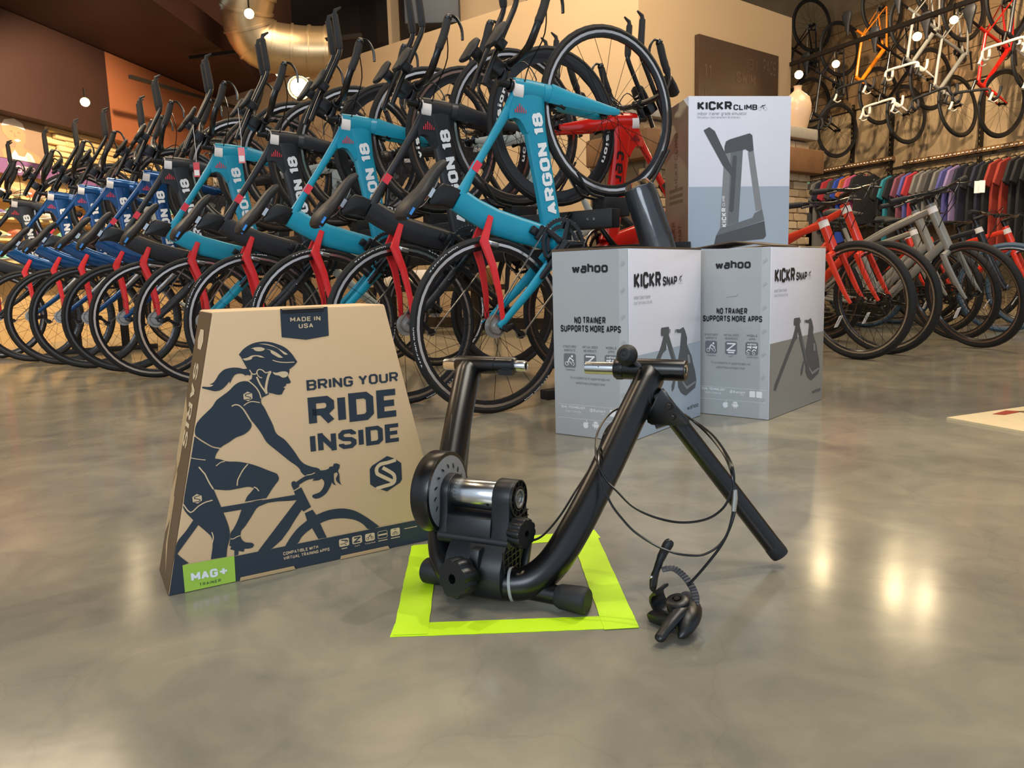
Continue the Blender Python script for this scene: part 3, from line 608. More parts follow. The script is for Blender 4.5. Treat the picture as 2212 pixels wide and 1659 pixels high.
    for s in (-1, 1):
        g = MB(); g.tube(cat([(.925, s*.204, .512), (.98, s*.205, .522), (1.04, s*.205, .541)], 4), [.0145, .0165, .0155, .0165, .016, .016, .0165, .016, .0155], 10); part(k, 'bar_grip', g, 'tape')
        bl = MB(); bl.loft(cat([(1.035, s*.205, .543), (1.06, s*.205, .541), (1.072, s*.205, .515), (1.055, s*.205, .478), (1.022, s*.205, .452)], 3), .0055, .007, n=8); bl.sphere((1.048, s*.205, .542), .016, 10); part(k, 'brake_lever', bl, 'black')
        e = MB(); e.tube(cat([(.70, s*.045, .517), (.80, s*.045, .535), (.93, s*.045, .553), (1.02, s*.045, .566), (1.05, s*.045, .585)], 3), .0105, 10); part(k, 'aero_extension', e, 'black')
        g = MB(); g.tube(cat([(1.035, s*.045, .573), (1.075, s*.045, .607), (1.14, s*.045, .664)], 3), [.0125, .015, .0155, .0155, .015, .0145, .014], 10); g.tube([(1.138, s*.045, .662), (1.155, s*.045, .672), (1.185, s*.045, .660)], [.011, .009, .004], 6); part(k, 'extension_grip', g, 'tape')
        pd = MB(); pd.loft([(.79, s*.10, .588), (.80, s*.10, .585), (.84, s*.10, .582), (.88, s*.10, .585), (.892, s*.10, .588)], [.006, .011, .013, .011, .006], [.02, .04, .046, .04, .02], n=14, p=2.6); part(k, 'arm_pad', pd, 'rubber')
        pm = MB(); pm.box((.84, s*.08, .555), (.035, .03, .045)); part(k, 'pad_bracket', pm, 'black', bevel=.003)
    crank(k, .425, -.078)
    cb_ = MB(); cb_.tube(cat([(.86, .03, .44), (.93, .04, .40), (.90, .02, .33), (.86, .02, .345)], 4), .0025, 5); cb_.tube(cat([(1.03, -.2, .54), (.96, -.14, .45), (.89, -.03, .40), (.835, -.02, .38)], 4), .0025, 5); part(k, 'cable', cb_, 'black')
    br = MB()
    for s in (-1, 1): br.loft([(.246, s*.012, .205), (.25, s*.030, .18), (.262, s*.026, .15)], .010, .006, n=8)
    br.box((.247, 0, .21), (.03, .05, .016)); part(k, 'rear_brake', br, 'silverdark', bevel=.002)
    br = MB(); br.box((.845, 0, .20) if False else (.862, 0, .235), (.03, .05, .03))
    for s in (-1, 1): br.loft([(.855, s*.02, .24), (.862, s*.034, .21), (.872, s*.026, .178) if False else (.868, s*.028, .19)], .009, .006, n=8)
    part(k, 'front_brake', br, 'black', bevel=.003)
    st = MB().prism([(.765, .405), (.83, .395), (.828, .412), (.768, .418)], lambda a, b_, c: (a, c, b_), -.026, .026)
    part(k, 'price_sticker', MB().loft([(.785, 0, .402), (.805, 0, .368)], .037, .0252, n=14, p=2.4), 'sticker')
def crank(k, x, z, r=.100, silver=False):
    c = MB(); n = 44
    for (rr_, y) in ((r, -.048), (r*.74, -.041)):
        poly = []
        for a in range(n*2): th = 2*pi*a/(n*2); q = rr_+(.0035 if a % 2 else -.0015); poly.append((x+q*cos(th), z+q*sin(th)))
        inner = [(x+(rr_-.014)*cos(2*pi*a/(n*2)), z+(rr_-.014)*sin(2*pi*a/(n*2))) for a in range(n*2)]
        m_ = n*2; vs = [(u, y-.0015, v) for u, v in poly]+[(u, y-.0015, v) for u, v in inner]+[(u, y+.0015, v) for u, v in poly]+[(u, y+.0015, v) for u, v in inner]; fs = []
        for i in range(m_):
            j = (i+1) % m_; fs += [(i, j, m_+j, m_+i), (2*m_+i, 3*m_+i, 3*m_+j, 2*m_+j), (i, 2*m_+i, 2*m_+j, j), (m_+i, m_+j, 3*m_+j, 3*m_+i)]
        c.add(vs, fs)
    for a in range(5): th = 2*pi*a/5+.3; c.loft([(x, -.052, z), (x+(r-.008)*cos(th), -.050, z+(r-.008)*sin(th))], [.016, .010], [.005, .003], n=8)
    part(k, 'chainring', c, 'black')
    for s, dx in ((-1, -1), (1, 1)):
        a = MB(); y = s*.062; th = radians(-8 if s < 0 else 172)+pi
        ex, ez = x+.17*cos(th), z+.17*sin(th)
        a.loft([(x-.012*cos(th), y, z-.012*sin(th)), (x+.05*cos(th), y, z+.05*sin(th)), (ex, y+s*.006, ez), (ex+.008*cos(th), y+s*.006, ez+.008*sin(th))], [.019, .014, .012, .008], [.008, .007, .007, .006], n=10); a.lathe([(.001, -.006), (.016, -.006), (.016, .006), (.001, .006)], (x, y, z), (0, 1, 0), 14)
        part(k, 'crank_arm', a, 'crank')
    cs = MB()
    for i in range(8): rr_ = .045-.0038*i; cs.lathe([(rr_-.008, -.0305-.0032*i), (rr_, -.0305-.0032*i), (rr_, -.0318-.0032*i), (rr_-.008, -.0318-.0032*i)], (0, 0, 0), (0, 1, 0), 26, closed=True)
    cs.lathe([(.001, -.03), (.018, -.03), (.018, -.056), (.001, -.056)], (0, 0, 0), (0, 1, 0), 14)
    part(k, 'cassette', cs, 'cassette')
    ch = MB(); y = -.045; pts = [(x+r*sin(a), y, z+r*cos(a)) for a in [radians(q) for q in range(-10, 190, 20)]]
    pts += [(.06, y, -.118), (.035, y, -.125), (.012, y, -.10), (.04, y, -.065), (.028, y, -.04), (-.02, y, -.028), (-.03, y, 0), (-.02, y, .026), (0, y, .034)]
    ch.loft(pts, .0035, .004, n=5, closed=True); part(k, 'chain', ch, 'chain')
    rd = MB(); rd.lathe([(.001, -.002), (.016, -.002), (.016, .002), (.001, .002)], (.035, y, -.05), (0, 1, 0), 12); rd.lathe([(.001, -.002), (.016, -.002), (.016, .002), (.001, .002)], (.03, y, -.108), (0, 1, 0), 12)
    rd.loft([(.035, -.052, -.042), (.032, -.052, -.112)], [.010, .010], [.002, .002], n=6); rd.loft([(.005, -.058, -.005), (.01, -.066, -.03), (.035, -.06, -.05)], [.012, .015, .012], [.008, .012, .008], n=8)
    part(k, 'rear_derailleur', rd, 'black', bevel=0)
    if 'hybrid' not in k: 
        fd = MB(); fd.box((x-.025, -.045, z+r+.012), (.06, .016, .018)); fd.box((x-.028, -.03, z+r+.03), (.03, .022, .03)); part(k, 'front_derailleur', fd, 'black', bevel=.003)
tt()
# --- road bike with drop bars ---------------------------------------------
def road():
    k = 'road'; f = MB(); T_ = f.tube
    f.loft([(.845, 0, .30), (.46, 0, -.05)], [.024, .026], [.02, .024], n=12); T_([(.80, 0, .40), (.862, 0, .265)], .021, 12)
    f.loft([(.81, 0, .375), (.55, 0, .34), (.33, 0, .30)], [.018, .014, .015], [.018, .017, .015], n=10); T_([(.455, 0, -.06), (.285, 0, .40)], .0155, 12)
    f.lathe([(.001, -.037), (.022, -.037), (.022, .037), (.001, .037)], (.455, 0, -.068), (0, 1, 0), 16)
    for s in (-1, 1): T_([(.44, s*.025, -.068), (0, s*.062, 0)], [.013, .008], 8); T_([(.325, s*.014, .29), (.0, s*.06, .004)], [.008, .006], 8)
    part(k, 'frame', f, 'frame')
    fk = MB()
    for s in (-1, 1): fk.loft(cat([(.872, s*.02, .245), (.90, s*.042, .19), (.95, s*.048, .08), (.99, s*.051, 0)], 2), [.018, .018, .017, .015, .013, .010, .009], [.011, .01, .01, .009, .008, .006, .005], n=8)
    fk.box((.87, 0, .25), (.04, .07, .03)); part(k, 'fork', fk, 'fork', bevel=.004)
    st = MB(); st.tube([(.862, 0, .265), (.79, 0, .43)], .013, 10); st.tube([(.795, 0, .425), (.89, 0, .455)], .015, 10); part(k, 'stem', st, 'black')
    b = MB()
    for s in (-1, 1): b.tube(cat([(.89, 0, .455), (.89, s*.12, .457), (.90, s*.195, .455), (.955, s*.21, .45), (.985, s*.213, .41), (.965, s*.214, .355), (.91, s*.216, .335), (.86, s*.218, .335)], 4), .0145, 9)
    part(k, 'drop_bar', b, 'bartape')
    for s in (-1, 1):
        h = MB(); h.loft(cat([(.955, s*.21, .455), (1.0, s*.21, .475), (1.035, s*.21, .50)], 3), .014, .012, n=8); h.loft(cat([(1.03, s*.213, .49), (1.045, s*.213, .44), (1.02, s*.215, .38)], 3), .007, .006, n=6); part(k, 'brake_hood', h, 'hood')
    p = MB(); p.tube([(.295, 0, .37), (.235, 0, .53)], .0135, 10); part(k, 'seat_post', p, 'black')
    sd = MB(); sd.loft([(.09, 0, .548), (.13, 0, .555), (.18, 0, .552), (.24, 0, .545), (.30, 0, .54), (.355, 0, .532)], [.012, .022, .02, .018, .015, .010], [.05, .072, .06, .035, .022, .014], n=14, p=2.6); part(k, 'saddle', sd, 'saddle')
    crank(k, .455, -.068, .092)
road()
def hybrid(k, E):
    f = MB(); ax_ = Vector((-.361, .933))*E; hx, hz = ax_.x, ax_.y
    def part(kk, nm, mb, key, sub_=None, **kw):
        if nm in ('stem', 'handlebar', 'bar_grip', 'brake_lever', 'cable', 'price_sticker') : mb.v = [(x+hx, y, z+hz) for x, y, z in mb.v]
        PARTS.setdefault(kk, []).append((nm, mb.mesh(kk+'_'+nm, **kw), key, sub_))
    f.loft([(.90, 0, .33), (.70, 0, .16), (.475, 0, -.045)], [.028, .026, .026], [.024, .024, .026], n=12, p=2.4); f.loft([(.855+hx, 0, .44+hz), (.915, 0, .285)], .027, .026, n=12)
    f.loft([(.865+hx, 0, .405+hz), (.60+hx*.6, 0, .345+hz*.75), (.34-.15*E, 0, .25+hz*.6)], [.021, .019, .015], [.021, .019, .015], n=10, p=2.4); f.tube([(.465, 0, -.055), (.29-.2*E, 0, .40+.6*E)], .0165, 10)
    f.lathe([(.001, -.037), (.024, -.037), (.024, .037), (.001, .037)], (.465, 0, -.062), (0, 1, 0), 14)
    for s in (-1, 1): f.tube([(.45, s*.028, -.062), (.1, s*.062, -.02), (0, s*.066, 0)], [.013, .011, .009], 8); f.tube([(.34, s*.017, .25), (.0, s*.064, .006)], [.010, .008], 8)
    part(k, 'frame', f, 'frame')
    fk = MB(); fk.loft([(.918, -.06, .255), (.918, 0, .275), (.918, .06, .255)], .02, .02, side=(1, 0, 0), n=8)
    for s in (-1, 1): fk.loft(cat([(.918, s*.058, .262), (.95, s*.062, .19), (1.01, s*.062, .06), (1.05, s*.062, -.005)], 2), [.019, .019, .018, .017, .014, .012, .010], [.013, .013, .012, .011, .010, .008, .006], n=8)
    part(k, 'fork', fk, 'frame')
    st = MB(); st.tube([(.86, 0, .43), (.835, 0, .49)], .016, 10); st.tube([(.838, 0, .487), (.92, 0, .515)], .016, 10); part(k, 'stem', st, 'black')
    b = MB(); b.tube(cat([(.86, -.31, .53), (.905, -.15, .527), (.92, 0, .515), (.905, .15, .527), (.86, .31, .53)], 5), .011, 9); part(k, 'handlebar', b, 'black')
    for s in (-1, 1):
        g = MB(); g.tube([(.886, s*.215, .5285), (.858, s*.315, .5305)], [.016, .0165], 10); part(k, 'bar_grip', g, 'tape')
        h = MB(); h.loft([(.90, s*.17, .527), (.94, s*.20, .518), (.925, s*.27, .512)], .006, .006, side=(0, 0, 1), n=6); part(k, 'brake_lever', h, 'black')
    c = MB(); c.tube(cat([(.93, -.18, .52), (1.0, -.08, .54), (1.0, .03, .46), (.92, .04, .36)], 5), .0028, 5); c.tube(cat([(.93, .18, .52), (1.01, .06, .56), (.99, -.03, .44), (.93, -.05, .30)], 5), .0028, 5); part(k, 'cable', c, 'black')
    p = MB(); p.tube([(.30, 0, .37), (.235, 0, .54)], .0145, 10); part(k, 'seat_post', p, 'black')
    sd = MB(); sd.loft([(.09, 0, .555), (.12, 0, .567), (.18, 0, .563), (.24, 0, .552), (.30, 0, .545), (.36, 0, .535)], [.014, .028, .026, .022, .018, .012], [.06, .085, .07, .04, .026, .016], n=14, p=2.6); part(k, 'saddle', sd, 'saddle')
    crank(k, .465, -.062, .085)
    part(k, 'price_sticker', MB().loft([(.862, 0, .422), (.876, 0, .386)], .0285, .0275, n=12), 'sticker')
    r = MB().box((.985, -.03, -.10) if False else (.93, 0, -.12), (.004, .03, .075), Matrix.Rotation(.5, 3, 'Y')); part(k, 'spoke_reflector', r, 'sticker', smooth=False)
hybrid('hybrid', .03); hybrid('tall_hybrid', .13)
WB = {'triathlon': 1.012, 'road': .99, 'hybrid': 1.05, 'tall_hybrid': 1.05}; WR = {'triathlon': .336, 'road': .336, 'hybrid': .332, 'tall_hybrid': .332}
BASE = dict(black=M['black_metal'], rubber=M['black_rubber'], tape=M['tape'], saddle=M['saddle'], silver=M['silver'], silverdark=M['dull_silver'], dull=M['dull_silver'], chain=M['chain'], crank=M['black_gloss'], cassette=M['cassette_silver'],
            sticker=M['tag_white'], lettering=M['white_ink'], stripe=M['pink_ink'], post=M['black_plastic'], blue_sticker=M['blue_sticker'], stay=M['red_paint'], tyre=M['tyre'], rim=M['rim_black'], track=M['track'], spoke=M['spoke'], hub=M['black_gloss'], bartape=M['tape'], hood=M['black_rubber'], fork=M['black_gloss'])
def bike(kind, name, label, loc, yaw, pitch=0., lean=0., pal=None, group=None, wheels=None, skip=(), steer=0., base=None):
    """root at the contact point of the rear wheel (or at base); pitch lifts the front"""
    p = dict(BASE); p.update(pal or {}); wheels = wheels or (W_HYB if 'hybrid' in kind else W_ROAD)
    root = thing(name, label, 'bicycle', loc, yaw, group)
    Mx = Matrix.Translation((0, 0, WR[kind] if base is None else base)) @ Matrix.Rotation(lean, 4, 'X') @ Matrix.Rotation(-pitch, 4, 'Y')
    if base is None and lean: Mx = Matrix.Rotation(lean, 4, 'X') @ Matrix.Translation((0, 0, WR[kind])) @ Matrix.Rotation(-pitch, 4, 'Y')
    St = Matrix.Identity(4)
    if steer:
        ax = Vector((-.42, 0, .907)); o_ = Vector((.90, 0, .30)); St = Matrix.Translation(o_) @ Matrix.Rotation(steer, 4, ax) @ Matrix.Translation(-o_)
    for nm, me, key, sub in PARTS[kind]:
        if nm in skip: continue
        q = Mx @ St if steer and nm in ('fork', 'stem', 'handlebar', 'bar_grip', 'brake_lever', 'drop_bar', 'spoke_reflector') else Mx
        o = link(nm, me, p[key], root, mtx=q)
        if nm in ('red_stripes', 'down_tube_lettering', 'saddle_mark', 'cable'): o['kind'] = 'stuff'
    for nm, x in (('rear_wheel', 0), ('front_wheel', WB[kind])):
        q = (Mx @ St if nm == 'front_wheel' else Mx) @ Matrix.Translation((x, 0, 0)) @ Matrix.Rotation(random.uniform(0, 6), 4, 'Y')
        wh = link(nm, wheels['tyre'], p['tyre'], root, mtx=q)
        for sn, key in (('rim', 'rim'), ('brake_track', 'track'), ('hub', 'hub'), ('spokes', 'spoke')): link(sn, wheels[sn], p[key], wh) if sn != 'spokes' else link(sn, wheels[sn], p[key], wh).__setitem__('kind', 'stuff')
    return root
RIDER = {
 'helmet': [(145.6,401.2),(153.6,409.7),(166.7,417.5),(181.1,420.6),(195.2,419.9),(210.7,415.1),(224.8,407.5),(235.7,395.5),(244.3,380.5),(237.1,373.6),(229.4,368.7),(229.3,366.8),(228.1,360.9),(225.7,357.6),(228.2,351.1),(230.3,346),(228.4,343.2),(222.5,343.3),(220.7,339.7),(216.1,337.2),(219.7,335.3),(215.6,329.7),(213.1,325.1),(207.2,324.8),(195.8,328.7),(190.2,330.5),(191.4,328),(188.4,326.5),(177.4,322.5),(175.8,330.8),(169.7,343.3),(159.3,355.3),(163.6,357.1),(165.1,364.3),(160.4,370.6),(153.2,385.8),(149.1,395.6)],
 'pony': [(160.6,363.3),(157.2,365),(153.6,363.9),(150.3,366.8),(143.5,368.5),(136.5,366.9),(131.9,361.5),(127.1,352.5),(126.8,356.9),(120.1,349.6),(111.4,343.2),(101.8,342),(92.7,345.1),(82.3,349),(82.6,351.9),(95.8,350.3),(101.3,352.9),(94.1,354.3),(100.3,356.6),(104.7,361.2),(110.8,370),(119.5,377.1),(132,379.6),(144.3,378.3),(152.4,375.7),(158,375.6),(162.1,370.4),(162.5,364.5)],
 'torso': [(65.3,270.6),(68.2,289),(75.5,298.1),(84.2,305.8),(95.7,316),(103.2,326),(113.3,332.9),(124.8,340.4),(135.1,349.6),(143.8,353.8),(153.6,354.4),(160.4,351.5),(167,345),(173.3,335.5),(176.9,326.2),(176.7,313.6),(181.1,304.9),(187.2,289.2),(193.3,273.4),(198.6,256),(211.7,243.6),(218.5,234.2),(226.6,221.5),(241.5,196),(256.2,186.7),(271.2,179.7),(273.2,173.8),(255.3,172.7),(242.9,172),(237.3,179.5),(235.4,185.3),(216.4,204.5),(201.2,220.6),(187.6,234.7),(180.9,242.5),(172.1,261),(163.2,276.4),(158.2,284.5),(152.1,297.8),(145.9,308.1),(139.3,314),(146.9,302.9),(151.6,290.5),(157.6,276.3),(154.2,269.3),(143.7,261.7),(129.4,257.7),(117.8,251.1),(107.9,246.6),(103.5,243.5),(91.6,247.4),(78.9,257.2),(70.2,264.9)],
 'hip': [(63.6,268.6),(69.9,262),(79.9,253.4),(91.4,245.2),(101.3,241.6),(96.7,235.6),(94.4,231.6),(92.8,225.9),(99.2,224.2),(105.8,221),(109.8,218.9),(131.7,214.4),(148.2,208.6),(162,202),(181.4,190.6),(192.7,184.2),(194.9,182),(196.9,172.4),(190.4,164.2),(182.4,154.7),(177.5,147.9),(171.2,141.3),(135.9,141.1),(140.1,149.8),(149.3,158.8),(153.2,163.1),(145.7,167.1),(127.3,167.2),(110.5,167),(94.2,170.5),(86.2,172.9),(90.5,158.5),(95.9,139.6),(99.1,128.4),(103.4,112.5),(106.4,96.7),(105.9,81.6),(100.4,64.4),(97.8,48.9),(72.2,49.9),(77.4,79.9),(75.5,90.8),(70.6,97.8),(57.1,114.7),(50.1,124.2),(36,149),(36.9,156.2),(44.8,191.3),(55,231.9)],
 'seattube': [(50.2,125),(56.9,114.8),(20,71.1),(25,64.1),(36.5,51.1),(26.4,49.6),(11.7,47.7),(18,78.9),(21.7,91.4),(36.5,107.7)],
 'toptube': [(95.8,139.3),(223.8,139),(222,145.6),(235.7,151.2),(242.5,133.4),(251,111.3),(236.7,105.1),(233.9,109.3),(176.9,48.2),(151.1,47.1),(226.1,128.7),(158.6,128.9),(144.4,112.3),(131.8,96.3),(126.4,91.2),(123.9,82.5),(125.8,74.4),(131.1,68.7),(142.3,64.9),(145.6,61.1),(143.1,56.9),(137.3,55.8),(128.8,56.9),(127,51.8),(118.7,55.2),(117.4,48.2),(111,47.6),(111.8,57.4),(105,61.1),(107.1,66.1),(104.1,67.5),(106.4,78.5),(108,90.3),(113.4,96.9),(121.5,110.5),(129.3,128.6),(99.2,128.7)],
 'stem': [(221.7,148),(218.5,161.1),(220.5,164.6),(225.1,164.7),(226.4,162.1),(243.7,170.3),(259.3,173.3),(267.3,176.5),(287.7,177.6),(290.3,181.1),(296.7,181),(298.5,185.5),(304.1,185.4),(309.5,182.2),(309.2,177.4),(305.6,170.8),(307.6,164),(307.6,151.2),(310.6,142.6),(302,151.3),(300.7,157.1),(304.7,164.5),(303.1,168.8),(297.4,167.3),(297.2,151.3),(299.9,144),(294.5,147.7),(293.2,151.9),(288.7,143),(278.4,130.4),(260.8,125.1),(254.8,128.9),(254.8,132.9),(258.2,133.9),(269.4,136.7),(277.1,146.6),(278.4,154.3),(274.1,161.4),(269.3,159.3),(256.9,159.8),(260.2,163.7),(247,162.7),(232.1,156.5),(231.8,152.6)],
 'fork': [(238.8,101.6),(253.3,105.7),(259.5,94.5),(279.5,98.8),(298.7,99),(314.6,96.4),(333.8,88.3),(349.7,76.7),(364,64),(380.1,48.3),(358,47.6),(348.6,58.6),(334.3,69.7),(316.7,76.7),(297.5,80.3),(281.5,80.6),(265.5,77.3),(276.2,47.6),(260.4,48.1),(250.2,71.1),(238.1,64.2),(229.9,57.8),(221.6,47.6),(198.7,46),(210.4,61.8),(223.5,75.1),(242,87.4)],
 'hex': [(403.2,185),(418.2,177.8),(431.5,166.9),(431.5,134.2),(426.9,128.2),(399.3,115.2),(374.5,127.8),(366.5,134.9),(367.3,164.4),(371.9,170.2)],
}
RIDER_LIGHT = [
 ([(179.4,417.3),(192.1,416.4),(203.3,412.7),(213,406.8),(221.4,401),(229,395.2),(223.9,394.9),(217,401.4),(211.6,406.9),(200.4,412.2),(189.2,415.5)], 0),
 ([(166.2,410.2),(173.3,411.6),(184.6,410.8),(190.1,407.8),(187,405.1),(172.9,406.1),(170.3,409.2)], 0),
 ([(191.5,407.7),(202.7,403.9),(212.4,397.3),(219.9,390),(213.3,390.5),(206.4,394.7),(199.6,400.4),(199.1,404.2)], 0),
 ([(151,393.5),(159.4,394.8),(166.7,397.8),(173.7,398),(182.1,396.3),(188.2,392.5),(181.9,393.4),(174.3,396.1),(167.9,395.5),(166.2,392),(160.5,390.3),(154.9,390.3)], 0),
 ([(201.5,387),(211.4,383.2),(224.4,381.1),(239.1,380.6)], 1.6),
 ([(200,366.3),(205.6,364.4),(216,365.7),(224.7,364.2),(227.1,360.9),(224.1,356),(216.6,354.8),(211.1,358.6),(202.6,361.7)], 0),
 ([(196.5,367.4),(191.4,357.5),(186.4,338.6),(187.2,328.9)], 4.2),
 ([(172.3,360),(177,347),(182.1,337.6),(187.2,328.9)], 2.8),
 ([(197.2,368.1),(188.4,365.9),(183.1,370.8),(177.5,372.8),(173.8,370.1),(172,365.9),(165.7,365.7),(161.3,373.4)], 1.8),
 ([(173.7,369.4),(174,363.5),(177.9,358.7),(181.4,357.7)], 1.5),
 ([(156.5,355.6),(164.4,348.2),(170.8,340.2),(175.1,330.9),(177,321.7)], 2),
 ([(146.9,312),(153.5,316.1),(162.1,317.7),(174.3,314.3)], 1.6),
 ([(127.1,313.2),(132.5,315.2),(139.3,313.3),(145.7,305.9),(151.8,293.4),(157.3,282.3)], 2),
 ([(54.6,233),(64.6,229.3),(77.7,225.9)], 1.3),
 ([(93.6,212.8),(101.5,218),(108.4,218.8)], 1.5),
 ([(146.1,208.2),(137.6,199.7),(131.3,190.2),(127,182.3),(125.3,172.8)], 2),
 ([(66.1,215.3),(73.2,203.9),(74.9,201.1),(80.4,185.5),(86.2,172.9)], 2.2),
 ([(36.3,155.5),(46.4,139),(59.8,147.6),(70.9,152.3),(83.3,154.1)], 2),
 ([(77.5,98),(79.2,88.6),(76.6,78.5)], 1.8),
 ([(152.7,165.6),(157.5,162.8),(161,156.9)], 1.8),
 ([(107.2,79.8),(112,79.1),(117.9,81.5),(123.6,82.3)], 1.5),
 ([(135.9,141.1),(171.2,141.3)], 1),
 ([(246.9,172.1),(256.2,172.5),(262.5,174.4)], 1.5),
 ([(155.1,327.5)], -9),
 ([(59,160.8)], -9),
 ([(422.3,173.8),(402.5,173.8),(383.7,171.7),(378.9,160.9),(384.2,150.2),(405.6,135.9),(415.2,138.5),(395,160.9),(391.6,161.4)], 0),
]
# ------------------------------------------------------------------ the double row of racked triathlon bikes
YAW = radians(31); HDR = Vector((cos(YAW), sin(YAW), 0)); PIT = radians(55)
teal = dict(frame=M['teal_paint']); blk = dict(frame=M['black_paint']); blu = dict(frame=M['blue_paint'], track=M['rim_grey'], crank=M['dull_silver'])
ROW = [((-.073, 2.893), teal, 'teal triathlon bicycle with red seat stays nearest the camera, right end of the front row'),
       ((-.444, 3.163), blk, 'black triathlon bicycle between the two nearest teal bicycles'),
       ((-.829, 3.423), teal, 'second teal triathlon bicycle from the right in the front row'),
       ((-1.235, 3.722), blk, 'black triathlon bicycle with red price tag on its stem, between two teal ones'),
       ((-1.62, 4.028), teal, 'third teal triathlon bicycle from the right, farthest of the teal ones'),
       ((-2.043, 4.389), blk, 'black triathlon bicycle between the farthest teal and the first blue bicycle'),
       ((-2.40, 4.74), blu, 'metallic blue triathlon bicycle with grey rims, first of four blue from the right'),
       ((-2.77, 5.02), blu, 'metallic blue triathlon bicycle with grey rims, second of four blue from the right'),
       ((-3.12, 5.31), blu, 'metallic blue triathlon bicycle with grey rims, third of four blue from the right'),
       ((-3.51, 5.61), blu, 'metallic blue triathlon bicycle with grey rims, last blue one on the left'),
       ((-4.02, 5.99), blk, 'black bicycle cut by the left edge of the frame, end of the front row')]
GF = 'triathlon bicycles reared up in the front row'
roots = []
for i, (p, pal, lab) in enumerate(ROW):
    pit = PIT if i < 6 else radians(51)
    if i < 2: pal = dict(pal, track=M['track'])
    r = bike('triathlon', 'triathlon_bicycle', lab, (p[0], p[1], 0), YAW+radians([0, .6, -.5, .4, -.3, .5, 0, .6, -.4, .3, 0][i]), pit, 0, pal, GF, wheels=W_ROAD)
    roots.append(r)
# tyre lettering on the three nearest rear wheels
tz = MB()
for a0_ in (.25, 1.3, 3.4, 4.5):
    mp = lambda u, v, h, a0_=a0_: ((.3245+v)*cos(a0_-u/.3245), -.0127-h, (.3245+v)*sin(a0_-u/.3245))
    text(tz, mp, 'ZAFFIRO PRO', 0, -.004, .15, .004, 1.1)
tzm = tz.mesh('sidewall_lettering', smooth=False)
for r in roots[:4]:
    wh = [c for c in r.children if c.name.startswith('rear_wheel')][0]
    o = link('sidewall_lettering', tzm, M['white_ink'], wh); o['kind'] = 'stuff'
# swing tags
def swing_tag(loc, lab):
    t = thing('price_tag', lab, 'tag', loc)
    obj('tag_card', MB().box((0, 0, -.07), (.03, .002, .07)), 'red_paint', t, smooth=False); obj('tag_print', MB().box((0, -.0016, -.085), (.024, .001, .026)), 'tag_white', t, smooth=False)
    obj('string', MB().tube([(0, 0, .14), (.004, 0, 0), (0, 0, -.035)], .0012, 5), 'tag_white', t)
swing_tag((-1.215, 3.62, 1.18), 'red and white price tag on a string by the black bicycle stem')
swing_tag((-1.53, 3.88, 1.16), 'red and white price tag hanging by the farthest teal bicycle stem')
# back row, facing the other way
blk2 = dict(frame=M['black_paint'], stay=M['black_paint'], track=M['track_brown'], stripe=M['black_paint'], lettering=M['ink_grey'])
def pal(**k): return dict(blk2, **k)
mk('mint_white', '#b7c4c4', .35, coat=.3)
deep = W_DEEP
cv = MB(); a0 = Vector((.50, .0)); ud = Vector((.707, .707)); vd = Vector((-.707, .707))
for s in (-1, 1):
    mpp = (lambda u, v, h: (a0.x+ud.x*u+vd.x*v, -.0226-h, a0.y+ud.y*u+vd.y*v)) if s < 0 else (lambda u, v, h: (.735-ud.x*u+vd.x*v, .0226+h, .237-ud.y*u+vd.y*v))
    text(cv, mpp, 'cervelo', 0, -.024, .33, .030, 1.3)
cvm = cv.mesh('down_tube_lettering', smooth=False)
BACK = [(0, pal(frame=M['red_gloss'], sticker=M['tag_white'], track=M['rim_black']), 'glossy red racing bicycle facing left in the back row behind the tall carton'),
        (1, pal(frame=M['mint_white']), 'pale grey triathlon bicycle facing left, second from the right in the back row'),
        (2, pal(track=M['rim_black']), 'black triathlon bicycle with deep black rims facing left in the back row'),
        (3, pal(track=M['track']), 'black triathlon bicycle with silver rims facing left, fourth from the right in the back row'),
        (4, pal(frame=M['mint_white']), 'pale grey triathlon bicycle facing left, fifth from the right in the back row'),
        (5, pal(frame=M['black_paint']), 'black triathlon bicycle facing left, sixth from the right in the back row'),
        (7, pal(), 'black triathlon bicycle facing left behind the blue ones'),
        (9, pal(frame=M['mint_white']), 'pale bicycle facing left behind the last blue one')]
broots = []
for i, pl, lab in BACK:
    F_ = Vector((ROW[i][0][0], ROW[i][0][1], 0))+Vector((.80, .83, 0))
    pl2 = dict(pl)
    r = bike('triathlon', 'racing_bicycle', lab, tuple(F_), YAW+pi, radians(54), 0, pl2, 'bicycles reared up in the back row', wheels=deep if i in (0, 1, 2) else W_ROAD, skip=('down_tube_lettering',) if i == 0 else ())
    broots.append(r)
Mc = Matrix.Translation((0, 0, .336)) @ Matrix.Rotation(-radians(54), 4, 'Y')
link('down_tube_lettering', cvm, M['black_ink'], broots[0], mtx=Mc)['kind'] = 'stuff'
# white rim lettering on two back row front wheels
rl_ = MB()
for a0_ in (.9, 4.0):
    for sy in (-1, 1):
        mp = lambda u, v, h, a0_=a0_, sy=sy: ((.288+v)*cos(a0_+sy*u/.288), sy*(.0098+h), (.288+v)*sin(a0_+sy*u/.288))
        text(rl_, mp, 'vision', 0, -.012, .19, .010, 1.7)
rlm = rl_.mesh('rim_lettering', smooth=False)
for r in broots[:3]:
    wh = [c for c in r.children if c.name.startswith('front_wheel')][0]
    rim = [c for c in wh.children if c.name.startswith('rim')][0]
    link('rim_lettering', rlm, M['white_ink'], wh)['kind'] = 'stuff'
